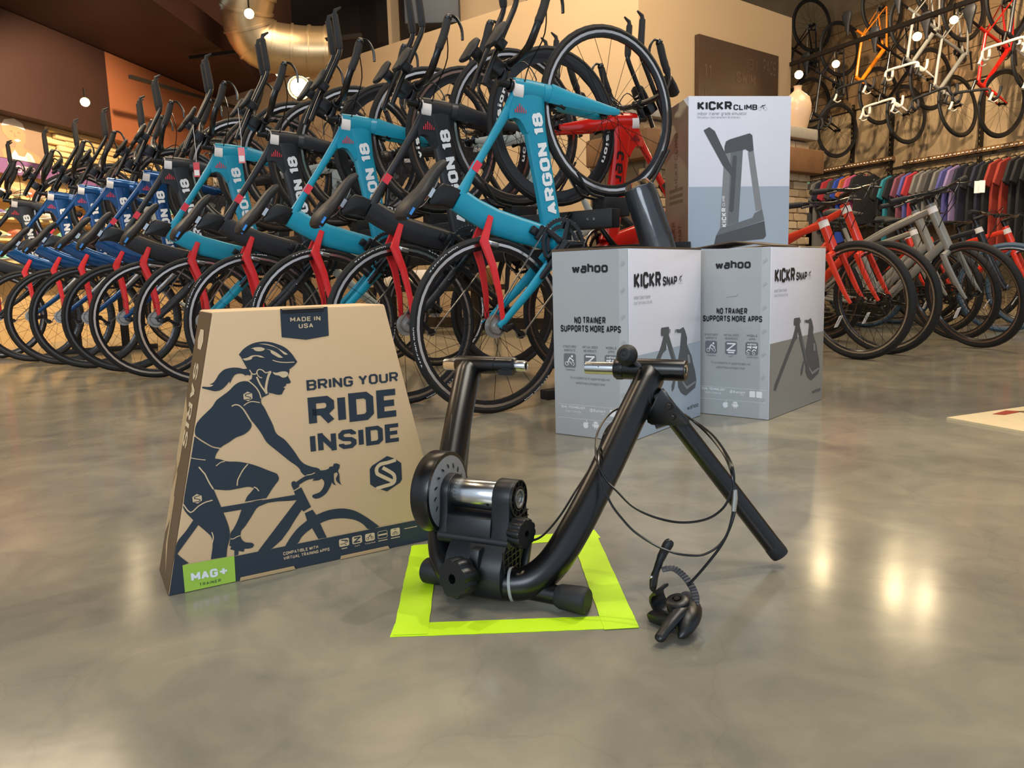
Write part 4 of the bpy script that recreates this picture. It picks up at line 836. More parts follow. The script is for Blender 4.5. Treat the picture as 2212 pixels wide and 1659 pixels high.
# racks ---------------------------------------------------------------
mk('rack_black', '#121315', .55, bump=.1)
def rack(i0, i1, lab, e0, e1):
    A_ = Vector(ROW[i0][0]+(0,))+HDR*.50; B_ = Vector(ROW[i1][0]+(0,))+HDR*.50; d = (B_-A_).normalized()
    A_ = A_-d*e0; B_ = B_+d*e1; o0 = A_.copy()
    t = thing('bicycle_rack', lab, 'rack', A_)
    Zz = Vector((0, 0, .74))
    obj('rack_beam', MB().beam(Zz, B_-A_+Zz, .07, .075), 'rack_black', t, bevel=.006)
    obj('rack_beam', MB().beam(Vector((.33, .17, .62)), B_-A_+Vector((.33, .17, .62)), .05, .05), 'rack_black', t, bevel=.004)
    for q in (Vector((0, 0, 0))+d*.25, B_-A_-d*.25):
        l_ = MB().beam(q+Vector((0, 0, .03)), q+Vector((0, 0, .71)), .06, .06, up=(1, 0, 0)); l_.beam(q-HDR*.12+Vector((0, 0, .02)), q+HDR*.6+Vector((0, 0, .02)), .06, .04)
        l_.beam(q+HDR*.36+Vector((0, 0, .03)), q+HDR*.36+Vector((0, 0, .6)), .05, .05, up=(1, 0, 0))
        obj('rack_leg', l_, 'rack_black', t, bevel=.004)
    bl = MB()
    for q in (Vector((.05, -.02, 0)), Vector((.02, 0, 0))): bl.sphere(Zz+d*(.05+q.x)-HDR*.036, .007, 8)
    obj('bolt', bl, 'silver', t)
    for i in range(i0, i1+1):
        c = Vector(ROW[i][0]+(0,))+HDR*.585-o0
        sd = Vector((-HDR.y, HDR.x, 0))
        tb = MB(); Rm = Matrix((HDR, sd, Vector((0, 0, 1)))).transposed(); tb.box(c+Vector((0, 0, .79)), (.13, .085, .075), Rm)
        obj('wheel_tray', tb, 'rack_black', t, bevel=.004)
        for s in (-1, 1):
            hp = [c+HDR*x+sd*(s*.03)+Vector((0, 0, z)) for x, z in ((.06, .825), (.13, .832), (.20, .90), (.27, 1.0), (.29, 1.03))]
            hp2 = [c+HDR*x+sd*(s*.03)+Vector((0, 0, z)) for x, z in ((-.06, .825), (-.13, .84), (-.17, .89), (-.19, .92))]
            obj('wheel_hoop', MB().tube(cat(hp, 3), .006, 6), 'rack_black', t); obj('wheel_hoop', MB().tube(cat(hp2, 3), .006, 6), 'rack_black', t)
rack(0, 5, 'long black steel bicycle rack beam with wheel trays, nearer of the two', .10, .2)
rack(6, 10, 'long black steel bicycle rack under the blue bicycles', .15, .2)
# ------------------------------------------------------------------ hybrids on the right
def hyb(name, label, front, yaw_d, pl, lean=7, steer=0, kind='hybrid', **k):
    ya = radians(yaw_d); h = Vector((cos(ya), sin(ya), 0)); rp = Vector(front+(0,))-h*1.05
    # foot of the leaning wheel stays on the floor
    return bike(kind, name, label, tuple(rp), ya, 0, radians(lean), pl, 'hybrid bicycles standing in a row at the right', steer=radians(steer), **k)
RH = dict(frame=M['red_hybrid'], tyre=M['tyre'], rim=M['rim_black'], track=M['track']); GH = dict(frame=M['grey_paint'], track=M['track_brown'])
hyb('hybrid_bicycle', 'orange-red hybrid bicycle right beside the white and grey cartons, front one of two', (1.96, 4.25), -57, RH, 6, 0)
hyb('hybrid_bicycle', 'orange-red hybrid bicycle standing just behind the front red one', (2.22, 4.47), -57, RH, 6, 0, 'tall_hybrid')
hyb('hybrid_bicycle', 'matt grey hybrid bicycle with black tyres, nearest of the grey ones', (2.84, 4.62), -58, GH, 9, -12, 'tall_hybrid')
hyb('hybrid_bicycle', 'matt grey hybrid bicycle just behind the nearest grey one', (3.02, 5.15), -58, GH, 8, -10, 'tall_hybrid')
hyb('hybrid_bicycle', 'grey hybrid bicycle third back in the grey row', (3.26, 5.75), -58, GH, 6, -6)
BT = dict(frame=M['grey_paint'], tyre=M['tyre_blue'], track=M['track'])
hyb('hybrid_bicycle', 'hybrid bicycle with blue-grey tyres near the right edge, front one of two', (3.72, 5.70), -50, dict(BT, frame=M['black_paint']), 5, 10)
hyb('hybrid_bicycle', 'hybrid bicycle with blue-grey tyres cut by the right edge of the frame', (4.14, 6.02), -50, dict(BT, frame=M['red_hybrid']), 5, 5)
hyb('hybrid_bicycle', 'red hybrid bicycle behind the grey row with only its head tube showing', (3.58, 6.45), -58, dict(RH), 6, 0)
BH = dict(frame=M['black_paint'], track=M['rim_grey'])
for k, (f_, l_) in enumerate([((3.35, 7.0), 'black hybrid bicycle in the back, nearest the brick column'), ((3.8, 6.95), 'black hybrid bicycle in the back beside the clothes rail, second from the brick column'), ((4.2, 6.75), 'black hybrid bicycle in the back beside the clothes rail, nearest the right edge')]):
    hyb('hybrid_bicycle', l_, f_, -60, BH, 5, 5)
# ------------------------------------------------------------------ bicycles hanging on the right wall
def hang(t_, z, pl, lab, rot=0.):
    p = hb+hdv*t_; ya = math.atan2(-.40, -.917)+rot
    bike('road', 'road_bicycle', lab, (p.x, p.y, z+.99), ya, -pi/2, 0, pl, 'road bicycles hanging nose down on the wall', base=0., steer=radians(random.uniform(-10, 10)))
WT = M['tape_white']
HP = dict(track=M['rim_black'])
for t_, z, pl, lab in [
    (2.62, 2.66, dict(frame=M['black_gloss']), 'black road bicycle hanging highest behind the partition wall end'),
    (2.15, 2.24, dict(frame=M['black_paint']), 'black road bicycle hanging over the vase, left end of the wall row'),
    (1.53, 2.53, dict(frame=M['orange_paint'], hood=WT), 'orange road bicycle hanging nose down on the wall'),
    (1.14, 2.24, dict(frame=M['black_gloss'], bartape=WT, fork=M['white_paint'], hood=WT), 'black road bicycle with white bar tape hanging right of the orange one'),
    (.85, 2.56, dict(frame=M['grey_paint'], bartape=WT, fork=M['white_paint']), 'grey road bicycle with white bar tape hanging in the middle of the wall'),
    (.50, 2.20, dict(frame=M['grey_paint'], fork=M['grey_paint']), 'dark-taped grey road bicycle hanging left of the red one'),
    (.02, 2.12, dict(frame=M['red_gloss'], fork=M['red_gloss'], hood=WT), 'bright red road bicycle hanging nose down near the right edge'),
    (-.27, 2.49, dict(frame=M['black_paint'], bartape=WT, hood=WT, fork=M['white_paint']), 'black road bicycle with white tape hanging right of the red one'),
    (-.72, 2.16, dict(frame=M['red_gloss'], bartape=WT, hood=WT), 'red road bicycle with white tape cut by the right edge of the frame')]:
    hang(t_, z, dict(HP, **pl), lab)
# ------------------------------------------------------------------ clothes rail
rail_m = M['upright']
def rail(t0, t1, z, lab):
    o = obj('clothes_rail', MB().beam(wr(t0, z, .34), wr(t1, z, .34), .028, .028), 'upright', smooth=False)
    b_ = obj('perforated_bar', MB().beam(wr(t0, z+.09, .05), wr(t1, z+.09, .05), .05, .05), 'wood_beam', o, smooth=False)
    h = MB(); k = t0+.02
    while k < t1: h.box(wr(k, z+.09, .078), (.012, .03, .014)); k += .05
    q = obj('slots', h, 'cap_white', o, smooth=False); q['kind'] = 'stuff'
    ar = MB()
    for k in (t0+.1, (t0+t1)/2, t1-.1): ar.beam(wr(k, z+.07, .0), wr(k, z, .36), .02, .02)
    obj('rail_arm', ar, 'upright', o, smooth=False); tag(o, lab, 'clothes rail')
rail(-1.2, 1.45, 1.66, 'dark clothes rail below the hanging bicycles, right section'); rail(1.6, 3.2, 1.74, 'dark clothes rail below the hanging bicycles, left section')
def shirt_mesh(long=False):
    h = .62 if not long else .95
    poly = [(-.20, -h), (.20, -h), (.20, -.22), (.235, -.30), (.31, -.26), (.235, -.06), (.09, 0), (.05, -.03), (-.05, -.03), (-.09, 0), (-.235, -.06), (-.31, -.26), (-.235, -.30), (-.20, -.22)]
    return MB().prism(poly, lambda a, b_, c: (a, c, b_), -.016, .016).mesh('cloth', bevel=.007, seg=1)
SM, SL = shirt_mesh(), shirt_mesh(True)
HG = MB().tube(cat([(-.17, 0, -.055), (0, 0, .02), (.17, 0, -.055)], 3), .006, 6).tube([(0, 0, .015), (0, 0, .04), (.018, 0, .055), (.01, 0, .075)], .0025, 5).mesh('hanger')
cols = {'plum': '#8a4a5e', 'blue violet': '#5a5aa6', 'red': '#c1303c', 'grey': '#7f7d7a', 'dark grey': '#4c4b4c', 'lilac': '#9b86b8', 'black': '#17181c', 'rust red': '#a5301f', 'navy': '#1c2038', 'teal': '#1f8a9c', 'royal blue': '#2a4fc0', 'mint': '#7fd0b0', 'pink': '#d25a86', 'orange': '#c9692c'}
for n_, c_ in cols.items(): mk('cloth_'+n_, '#'+''.join('%02x' % int(int(c_[i:i+2], 16)*.78) for i in (1, 3, 5)), .85, var=.15, scale=8, bump=.3, bscale=30)
def garment(t_, z, col, long=False, lab=None, kind='t_shirt'):
    p = Vector(wr(t_, z-.085, .36)); g = thing(kind, lab, 'clothing', p, math.atan2(.40, .917)+random.uniform(-.06, .06), 'clothes hanging on the rails')
    link('cloth', SL if long else SM, M['cloth_'+col], g); link('hanger', HG, M['black_plastic'], g)
seq = ['plum', 'blue violet', 'red', 'grey', 'grey', 'dark grey', 'grey', 'blue violet', 'lilac', 'navy']
for k, c_ in enumerate(seq):
    garment(1.12-k*.085, 1.66, c_, False, c_+' short-sleeved shirt on the right clothes rail, '+['first', 'second', 'third', 'fourth', 'fifth', 'sixth', 'seventh', 'eighth', 'ninth', 'tenth'][k]+' coloured shirt from left')
for k, c_ in enumerate(['black', 'navy', 'black', 'rust red', 'rust red', 'black', 'black', 'black']):
    garment(.25-k*.09, 1.66, c_, True, 'long '+c_+' garment hanging on the right clothes rail, '+['first', 'second', 'third', 'fourth', 'fifth', 'sixth', 'seventh', 'eighth'][k]+' right of the coloured shirts', 'long_garment')
for k, c_ in enumerate(['black', 'teal', 'black']):
    garment(1.38-k*.08, 1.66, c_, True, 'long '+c_+' garment ending the right clothes rail at left, '+['first', 'second', 'third'][k]+' one', 'long_garment')
for k, c_ in enumerate(['black', 'pink', 'orange', 'royal blue', 'dark grey', 'red', 'navy', 'grey', 'dark grey', 'mint', 'black', 'navy', 'red', 'grey']):
    garment(1.72+k*.095, 1.74, c_, k % 4 == 3, c_+' garment on the left clothes rail, '+['first', 'second', 'third', 'fourth', 'fifth', 'sixth', 'seventh', 'eighth', 'ninth', 'tenth', 'eleventh', 'twelfth', 'thirteenth', 'fourteenth'][k]+' from its right end')
for k, (dt_, lab) in enumerate([(-.02, 'white card tag hanging on the rust red garment, left one'), (-.07, 'white card tag hanging on the rust red garment, right one')]):
    p = Vector(wr(dt_, 1.28, .78)); o = obj('card_tag', MB().box((0, 0, 0), (.06, .004, .12)), 'tag_white', smooth=False); o.location = p; tag(o, lab, 'tag')
# low dark display behind the bicycles at the right
o = obj('display_table', MB().box(Vector(wr(1.2, .36, .75)), (.5, .7, .72), Matrix.Rotation(math.atan2(.917, -.4), 3, 'Z')), 'black_plastic', bevel=.01); tag(o, 'dark low display table under the coloured shirts', 'table')
# low bench with cartons behind the rear wheels
t = thing('display_bench', 'dark low bench against the tan partition behind the bicycles', 'bench', (-.75, 7.3, 0), radians(-38))
obj('bench_top', MB().box((0, 0, .43), (1.5, .4, .05)), 'upright', t, bevel=.004)
for x in (-.68, .68):
    for y in (-.15, .15): obj('leg', MB().box((x, y, .2), (.05, .05, .41)), 'upright', t, smooth=False)
for k, (x, c_, l_) in enumerate([(-.45, 'cap_white', 'white shoe carton on the dark low bench, left one'), (.05, 'tag_white', 'white shoe carton on the dark low bench, middle one'), (.5, 'wood_beam', 'brown shoe carton on the dark low bench')]):
    o = obj('shoe_carton', MB().box((0, 0, .075), (.34, .24, .15)), c_, bevel=.004); v = Matrix.Rotation(radians(-38), 4, 'Z') @ Vector((x, 0, .456)); o.location = Vector((-.75, 7.3, 0))+v; o.rotation_euler = (0, 0, radians(-38)); tag(o, l_, 'box')
# ------------------------------------------------------------------ wrapped roll
mk('roll_core', '#2b2e34', .3, var=.6, scale=14, coat=1, bump=1.0, bscale=26); mk('plastic_film', '#ffffff', .12, trans=1, var=0)
M['plastic_film'].node_tree.nodes['Principled BSDF'].inputs['IOR'].default_value = 1.22
o_ = Vector((.80, 3.06, 0)); tp = Vector((.517, 3.06, .865)); ax = (tp-o_).normalized()
wrp = thing('wrapped_roll', 'black roll wrapped in clear plastic film leaning behind the grey carton', 'roll', o_)
obj('roll_body', MB().lathe([(.001, .02), (.058, .02), (.062, .06), (.062, .86), (.054, .895), (.001, .90)], (0, 0, .0), ax, 28), 'roll_core', wrp)
fl = MB(); ks = 30
rs = []
e_ = ax.orthogonal().normalized(); g_ = ax.cross(e_)
for i in range(ks):
    d_ = .025+(.895)*i/(ks-1); rr_ = .0645 if 1 < i < ks-2 else (.061 if i in (1, ks-2) else .045)
    rs.append([ax*d_+(e_*cos(2*pi*a/32)+g_*sin(2*pi*a/32))*(rr_+.0014*sin(a*5+i*.5)+.001*sin(i*2.1+a)) for a in range(32)])
fl.rings(rs); obj('clear_film', fl, 'plastic_film', wrp)
# ------------------------------------------------------------------ KICKR SNAP cartons
def circ(cx, cy, r, n=20, a0=0, a1=2*pi): return [(cx+r*cos(a0+(a1-a0)*i/n), cy+r*sin(a0+(a1-a0)*i/n)) for i in range(n+1)]
def rsq(x0, y0, x1, y1, r): return [(x0+r, y0), (x1-r, y0), (x1, y0+r), (x1, y1-r), (x1-r, y1), (x0+r, y1), (x0, y1-r), (x0, y0+r)]
board('carton_silver', '#bcc1c4', .22, coat=.4)
def snap_carton(label, loc, yaw, low, flap):
    t = thing('trainer_carton', label, 'box', loc, yaw, 'cartons at the middle of the floor')
    body = MB().box((.26, .14, .2975), (.52, .28, .594)); obj('carton_body', body, 'carton_white', t, bevel=.003)
    Lm = lambda u, v, h=0.: (-.0004-h, .28-u/1000, v/1000); Rm = lambda u, v, h=0.: (u/1000, -.0004-h, v/1000)
    a = MB().flat([(2, 2), (278, 2), (278, 593), (2, 593)], Lm); a_o = obj('end_panel', a, 'carton_grey', t, smooth=False)
    obj('wrap_seam', MB().flat([(246, 2), (277, 2), (277, 593), (246, 593)], Lm, .0004), 'carton_silver', t, smooth=False)
    dn = MB()
    for k in range(7):
        z = 60+k*80; dn.prism([(255, z), (268, z+12), (262, z+18), (250, z+8)], Lm, .0005, .0016)
    obj('seam_crease', dn, 'carton_grey', t)
    obj('lower_panel', MB().flat([(2, 2), (518, 2), (518, 273), (2, 265)], Rm), low, t, smooth=False)
    k_ = MB(); text(k_, Lm, 'wahoo', 77, 524, 208, 556, 1.6, .0006, gap=.5); text(k_, Lm, 'NO TRAINER', 83, 366, 198, 388, 1.9, .0006, gap=.8); text(k_, Lm, 'SUPPORTS MORE APPS', 30, 339, 252, 361, 1.9, .0006, gap=.8)
    obj('lettering', k_, 'black_ink', t, smooth=False)
    g = MB()
    for (x0, x1, a_, b_) in ((38, 88, 'STRUCTURED', 'WORKOUTS'), (111, 168, 'VIRTUAL RIDES', 'AND WORKOUTS'), (198, 236, 'MOBILE', 'APPS')):
        text(g, Lm, a_, x0, 288, x1, 296, 1.2, .0006); m_ = (x0+x1)/2; w_ = (x1-x0)*(.42 if b_ != 'APPS' else .3); text(g, Lm, b_, m_-w_, 276, m_+w_, 284, 1.2, .0006)
    text(g, Lm, 'For a complete list of supported apps visit', 64, 188, 212, 197, .8, .0006); text(g, Lm, 'wahoofitness.com/apps/trainer', 84, 172, 194, 181, .8, .0006)
    text(g, Lm, 'TRAINERROAD', 46, 214, 82, 219, 1.1, .0006); text(g, Lm, 'ZWIFT', 131, 214, 149, 219, 1.1, .0006); text(g, Lm, 'WAHOOFITNESS', 198, 214, 240, 219, 1.1, .0006)
    for (x0, x1) in ((40, 86), (117, 162), (193, 239)): g.flat(rsq(x0, 224, x1, 270, 5), Lm, .0006)
    ribbon(g, Lm, [(120, 425), (134, 427), (160, 430), (163, 436)], 1.2, .0006) if flap else None
    obj('small_print', g, 'ink_mid', t, smooth=False)
    w_ = MB(); h = .0010
    # app pictograms
    ribbon(w_, Lm, circ(52, 237, 6), 1.6, h); ribbon(w_, Lm, circ(74, 237, 6, 12, -1.5, 2.2), 1.6, h); ribbon(w_, Lm, [(54, 238), (58, 246), (66, 241), (72, 234)], 2.2, h); ribbon(w_, Lm, [(58, 247), (64, 256), (72, 250), (78, 246)], 4, h); w_.flat(circ(72, 261, 4, 10)[:-1], Lm, h)
    ribbon(w_, Lm, [(124, 262), (155, 262), (125, 238), (156, 238)], 5, h); w_.flat([(128, 228), (152, 228), (152, 233), (128, 233)], Lm, h)
    text(w_, Lm, 'wahoo', 200, 259, 232, 267, 1.3, h)
    for ox in (0, 20): ribbon(w_, Lm, [(197+ox, 236), (204+ox, 244), (212+ox, 240)], 3.2, h); ribbon(w_, Lm, [(199+ox, 252), (207+ox, 253), (214+ox, 248)], 4.6, h); w_.flat(circ(213+ox, 254, 3, 8)[:-1], Lm, h)
    ribbon(w_, Lm, circ(203, 230, 4), 1.6, h); ribbon(w_, Lm, circ(224, 230, 4), 1.6, h)
    h = .0006
    text(w_, Lm, 'DUAL TECHNOLOGY', 27, 91, 119, 99, 1.5, h); text(w_, Lm, 'DOUBLE TECHNOLOGIE', 43, 78, 104, 84, .8, h)
    ribbon(w_, Lm, circ(142, 90, 5), 1.4, h); ribbon(w_, Lm, [(139.5, 87), (144.5, 92.5), (142, 95), (142, 85), (144.5, 87.5), (139.5, 93)], .9, h); text(w_, Lm, 'Bluetooth', 150, 86, 194, 95, 1.3, h); text(w_, Lm, 'SMART', 178, 79, 192, 83, 1, h)
    w_.flat(rsq(210, 76, 231, 98, 2), Lm, h); w_.flat(rsq(235, 76, 256, 98, 2), Lm, h)
    ribbon(w_, Lm, [(14, 103), (272, 104)], .8, h); ribbon(w_, Lm, [(14, 58), (272, 60)], .8, h)
    # fruit with a bite and little robot
    ap = [(121, 30)]+[(121.5+11*cos(a)*(.98 if sin(a) > 0 else .8), 40+10*sin(a)) for a in [radians(q) for q in (-75, -45, -15)]]+[(130.5, 39), (127.5, 42), (129, 46), (131.5, 47), (128, 50), (124, 50), (121.5, 48.8), (118, 50), (114, 49.5), (111, 46), (110, 41), (111, 36), (114, 31), (117, 29.5)]
    w_.flat(ap, Lm, h); w_.flat([(121, 51), (122, 55), (125.5, 57), (125, 53)], Lm, h)
    w_.flat([(149, 48)]+[(157.5-8.5*cos(a), 49+6.5*sin(a)) for a in [radians(q) for q in (15, 45, 75, 105, 135, 165)]]+[(166, 48)], Lm, h); w_.flat([(149, 36), (166, 36), (166, 46.8), (149, 46.8)], Lm, h)
    for x in (146, 168): w_.flat([(x-1.4, 38), (x+1.4, 38), (x+1.4, 46.5), (x-1.4, 46.5)], Lm, h)
    for x in (154, 161): w_.flat([(x-1.5, 31), (x+1.5, 31), (x+1.5, 36), (x-1.5, 36)], Lm, h)
    ribbon(w_, Lm, [(152, 54), (150.5, 57.5)], .9, h); ribbon(w_, Lm, [(163, 54), (164.5, 57.5)], .9, h)
    obj('white_print', w_, 'white_ink', t, smooth=False)
    # long face
    k_ = MB(); text(k_, Rm, 'KICKR', 30, 472, 208, 522, 1.75, .0006, gap=.6); text(k_, Rm, 'SNAP', 222, 476, 326, 506, 1.6, .0006, gap=.7); ribbon(k_, Rm, [(342, 492), (350, 504), (360, 503), (364, 509)], 3, .0006); ribbon(k_, Rm, [(351, 503), (353, 492), (358, 488)], 2.4, .0006)
    obj('product_lettering', k_, 'black_ink', t, smooth=False)
    g = MB(); text(g, Rm, 'smart bike trainer', 29, 440, 138, 452, .7, .0006); text(g, Rm, 'smart entraineur de velo', 29, 424, 147, 435, .55, .0006)
    for x in (342, 360): ribbon(g, Rm, circ(x, 487, 8), .9, .0006)
    obj('grey_print', g, 'ink_lightgrey', t, smooth=False)
    d = MB(); h = .0006
    for poly in ([(308, 176), (319, 170), (304, 129), (288, 120), (285, 140)], [(228, 316), (245, 296), (247, 267), (221, 257), (75, 116), (57, 96), (37, 101), (46, 119), (194, 264), (209, 283)],
                 [(321, 329), (347, 326), (375, 332), (388, 320), (405, 293), (403, 272), (416, 254), (441, 226), (453, 199), (472, 167), (482, 135), (472, 110), (398, 92), (357, 108), (335, 130), (327, 207), (349, 259), (360, 313), (326, 317)]): d.flat(poly, Rm, h)
    d.flat([(228, 318), (263, 315), (314, 233), (365, 148), (392, 93), (362, 105), (337, 142), (299, 209), (257, 275)], Rm, h+.0002); d.flat(rsq(208, 314, 266, 341, 4), Rm, h+.0003)
    text(d, Rm, 'wahoo', 408, 38, 498, 54, 1.1, h)
    obj('trainer_picture', d, 'ink_grey', t, smooth=False)
    s_ = MB(); s_.flat([(406, 234), (423, 232), (431, 203), (411, 203)], Rm, h+.0006); s_.flat([(365, 150), (402, 124), (472, 134), (475, 127), (402, 113), (368, 139)], Rm, h+.0006); s_.flat([(266, 321), (276, 320), (276, 332), (266, 333)], Rm, h+.0006); s_.flat([(310, 318), (321, 318), (321, 328), (310, 328)], Rm, h+.0006); ribbon(s_, Rm, [(288, 262), (340, 172)], 3, h+.0006)
    obj('picture_highlight', s_, 'ink_lightgrey', t, smooth=False)
    # top flaps
    if flap:
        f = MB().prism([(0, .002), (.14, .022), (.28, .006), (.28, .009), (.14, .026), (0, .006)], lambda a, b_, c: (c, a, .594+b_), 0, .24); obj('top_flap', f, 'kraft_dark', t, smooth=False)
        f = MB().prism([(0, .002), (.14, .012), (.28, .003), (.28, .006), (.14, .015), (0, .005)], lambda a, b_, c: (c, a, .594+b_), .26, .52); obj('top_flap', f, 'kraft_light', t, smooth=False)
        obj('tape_strip', MB().prism([(.0, .135), (.52, .135), (.52, .165), (0, .165)], lambda a, b_, c: (a, b_, .62+c) , 0, .0006), 'carton_white', t, smooth=False) if False else None
    else:
        for y0, y1, dz in ((.0, .138, .002), (.142, .28, .004)):
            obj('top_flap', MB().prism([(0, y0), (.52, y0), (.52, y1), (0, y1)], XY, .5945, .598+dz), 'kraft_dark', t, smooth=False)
    return t
snap_carton('white and grey floor carton directly behind the black trainer, left of the pair', (.360, 2.30, 0), radians(52), 'carton_blue', False)
snap_carton('white and grey floor carton with a raised top flap, right one of the pair', (.886, 2.588, 0), radians(48.5), 'carton_grey2', True)
snap_carton('white and grey carton carrying the tall carton, behind the pair', (.755, 3.31, 0), radians(7), 'carton_blue', False)
# ------------------------------------------------------------------ KICKR CLIMB carton
ct = thing('tall_carton', 'tall white and pale blue carton standing behind the two grey cartons', 'box', (.772, 3.30, .603), radians(7.2))
obj('carton_body', MB().box((.227, .15, .3205), (.454, .30, .641)), 'carton_white', ct, bevel=.003)
Fm = lambda u, v, h=0.: (u/1000, -.0004-h, v/1000-.603); Sm = lambda u, v, h=0.: (-.0004-h, .30-u/1000, v/1000-.603)
obj('lower_panel', MB().flat([(2, 606), (452, 606), (452, 871), (2, 874)], Fm), 'carton_blue', ct, smooth=False)
obj('side_panel', MB().flat([(2, 606), (260, 606), (298, 640), (298, 1200), (240, 1242), (2, 1242)], Sm), 'carton_brown', ct, smooth=False)
k_ = MB(); text(k_, Fm, 'KICKR', 38, 1187, 189, 1222, 1.8, .0006, gap=.6); text(k_, Fm, 'CLIMB', 196, 1187, 301, 1209, 1.4, .0006, gap=.7); ribbon(k_, Fm, [(316, 1196), (324, 1205), (334, 1205), (337, 1209)], 3, .0006); ribbon(k_, Fm, [(326, 1205), (327, 1196), (332, 1192)], 2.4, .0006)
obj('product_lettering', k_, 'black_ink', ct, smooth=False)
k_ = MB(); text(k_, Sm, 'CLIMB', 110, 1040, 180, 1060, 1.6, .0006) if False else None
smv = lambda u, v, h=0.: Sm(150-v, 760+u, h)
text(k_, smv, 'KICKR CLIMB', 120, -20, 360, 20, 1.5, .0006); text(k_, smv, 'KICKR', -130, 10, -20, 60, 1.5, .0006); text(k_, smv, 'SMART', -130, -70, -40, -30, 1.5, .0006)
for r_ in range(3): k_.flat([(60, 870-r_*26), (235, 870-r_*26), (235, 884-r_*26), (60, 884-r_*26)], Sm, .0006)
obj('side_lettering', k_, 'kraft_dark', ct, smooth=False)
g = MB(); text(g, Fm, 'indoor trainer grade simulator', 38, 1167, 255, 1180, .75, .0006); text(g, Fm, "Simulateur d'entrainement en interieur", 38, 1153, 227, 1163, .6, .0006)
for x in (313, 338): ribbon(g, Fm, circ(x, 1192, 7), .8, .0006)
obj('grey_print', g, 'ink_lightgrey', ct, smooth=False)
d = MB(); h = .0006
d.flat([(65, 1105), (90, 1118), (114, 1102), (209, 918), (199, 908), (152, 959)], Fm, h+.0008); d.flat([(158, 1039), (164, 1059), (182, 1068), (269, 1092), (281, 1084), (288, 1021), (270, 1015), (251, 1027), (240, 1024), (158, 1008)], Fm, h+.0004)
d.flat([(124, 668), (341, 726), (350, 663), (339, 650), (137, 633), (115, 630)], Fm, h+.0006); d.flat([(195, 993), (201, 1003), (211, 999), (213, 987), (201, 772), (192, 766), (182, 773)], Fm, h+.0010)
obj('machine_picture', d, 'ink_grey', ct, smooth=False)
mk('ink_dark', '#38393b', .45); mk('ink_metal', '#8b8d90', .35)
d = MB(); d.flat([(157, 1008), (240, 1024), (224, 722), (142, 703)], Fm, h); d.flat([(142, 700), (224, 722), (287, 741), (296, 759), (330, 776), (341, 729), (124, 668)], Fm, h+.0002); obj('machine_column', d, 'ink_mid', ct, smooth=False)
d = MB(); d.flat([(157, 1008), (186, 1013), (174, 711), (142, 702)], Fm, h+.0003); d.flat([(262, 1015), (288, 1020), (330, 776), (302, 769)], Fm, h+.0001); obj('machine_highlight', d, 'ink_metal', ct, smooth=False)
d = MB(); vm_ = lambda u, v, h_=0.: Fm(170-v-u*.04, 700+u, h_)
text(d, vm_, 'KICKR', 4, 0, 84, 20, 1.9, h+.0008); text(d, vm_, 'CLIMB', 92, 4, 134, 16, 1.0, h+.0008); obj('white_print', d, 'white_ink', ct, smooth=False)
# ------------------------------------------------------------------ SARIS carton
sb = thing('trapezoid_carton', 'kraft cardboard carton printed with a dark cyclist, standing on the floor at left', 'box', (-.594, 1.228, 0), math.atan2(.502, .865))
fp = [(0, 0), (.518, 0), (.415, .4755), (.109, .4765)]
body = MB(); body.prism(fp, lambda a, b_, c: (a, c, b_), 0, .14)
obj('carton_body', body, 'kraft', sb, bevel=.0035)
Fs = lambda u, v, h=0.: (u/1000, -.0005-h, v/1000)
sl = Vector((.109, 0, .4765)).normalized(); sn = Vector((-sl.z, 0, sl.x))
Ss = lambda s, y, h=0.: tuple(sl*(s/1000)+Vector((0, y/1000, 0))+sn*(.0005+h))
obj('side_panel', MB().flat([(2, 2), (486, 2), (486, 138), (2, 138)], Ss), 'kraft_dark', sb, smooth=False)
k_ = MB(); 
for poly in ([(150, 138), (215, 95), (300, 90), (330, 138)], [(70, 138), (110, 100), (190, 100), (215, 138)], [(20, 60), (70, 90), (150, 90), (150, 100), (60, 105)]): k_.flat(poly, Ss, .0003)
obj('side_facets', k_, 'kraft_light', sb, smooth=False)
k_ = MB(); sv = lambda u, v, h=0.: Ss(395-u, 70-v, h)
text(k_, sv, 'SARIS', 0, -24, 150, 24, 1.5, .0006)
k_.flat([(420, 52), (436, 40), (455, 52), (455, 88), (436, 100), (420, 88)], Ss, .0006)
obj('side_lettering', k_, 'kraft_ink', sb, smooth=False)
d = MB(); hh = .0003
for i, (n_, poly) in enumerate(RIDER.items()):
    if n_ != 'hex': d.flat(smooth_poly(poly), Fs, hh+.00002*i)
obj('rider_print', d, 'navy_ink', sb, smooth=False)
d = MB(); d.flat([(108, 1), (516.5, 1), (507, 46.6), (110, 47)], Fs, hh+.0002); d.flat([(1, 1), (27, 1), (27, 50), (18, 62), (13, 55)], Fs, hh+.00022)
obj('bottom_band_print', d, 'navy_ink', sb, smooth=False)
obj('badge_panel', MB().flat([(220.8, 476), (305.4, 476), (304.4, 423.4), (262.6, 418.9), (220.1, 426.1)], Fs, hh), 'navy_ink', sb, smooth=False)
obj('emblem_panel', MB().flat(RIDER['hex'], Fs, hh), 'navy_ink', sb, smooth=False)
d = MB(); text(d, Fs, 'BRING YOUR', 258, 327, 434, 346, 1.4, hh, gap=.8); text(d, Fs, 'RIDE', 258, 260, 434, 314, 1.75, hh, gap=.75); text(d, Fs, 'INSIDE', 257.5, 210.5, 434, 246.5, 1.6, hh, gap=.75)
obj('slogan_lettering', d, 'navy_ink', sb, smooth=False)
k_ = MB()
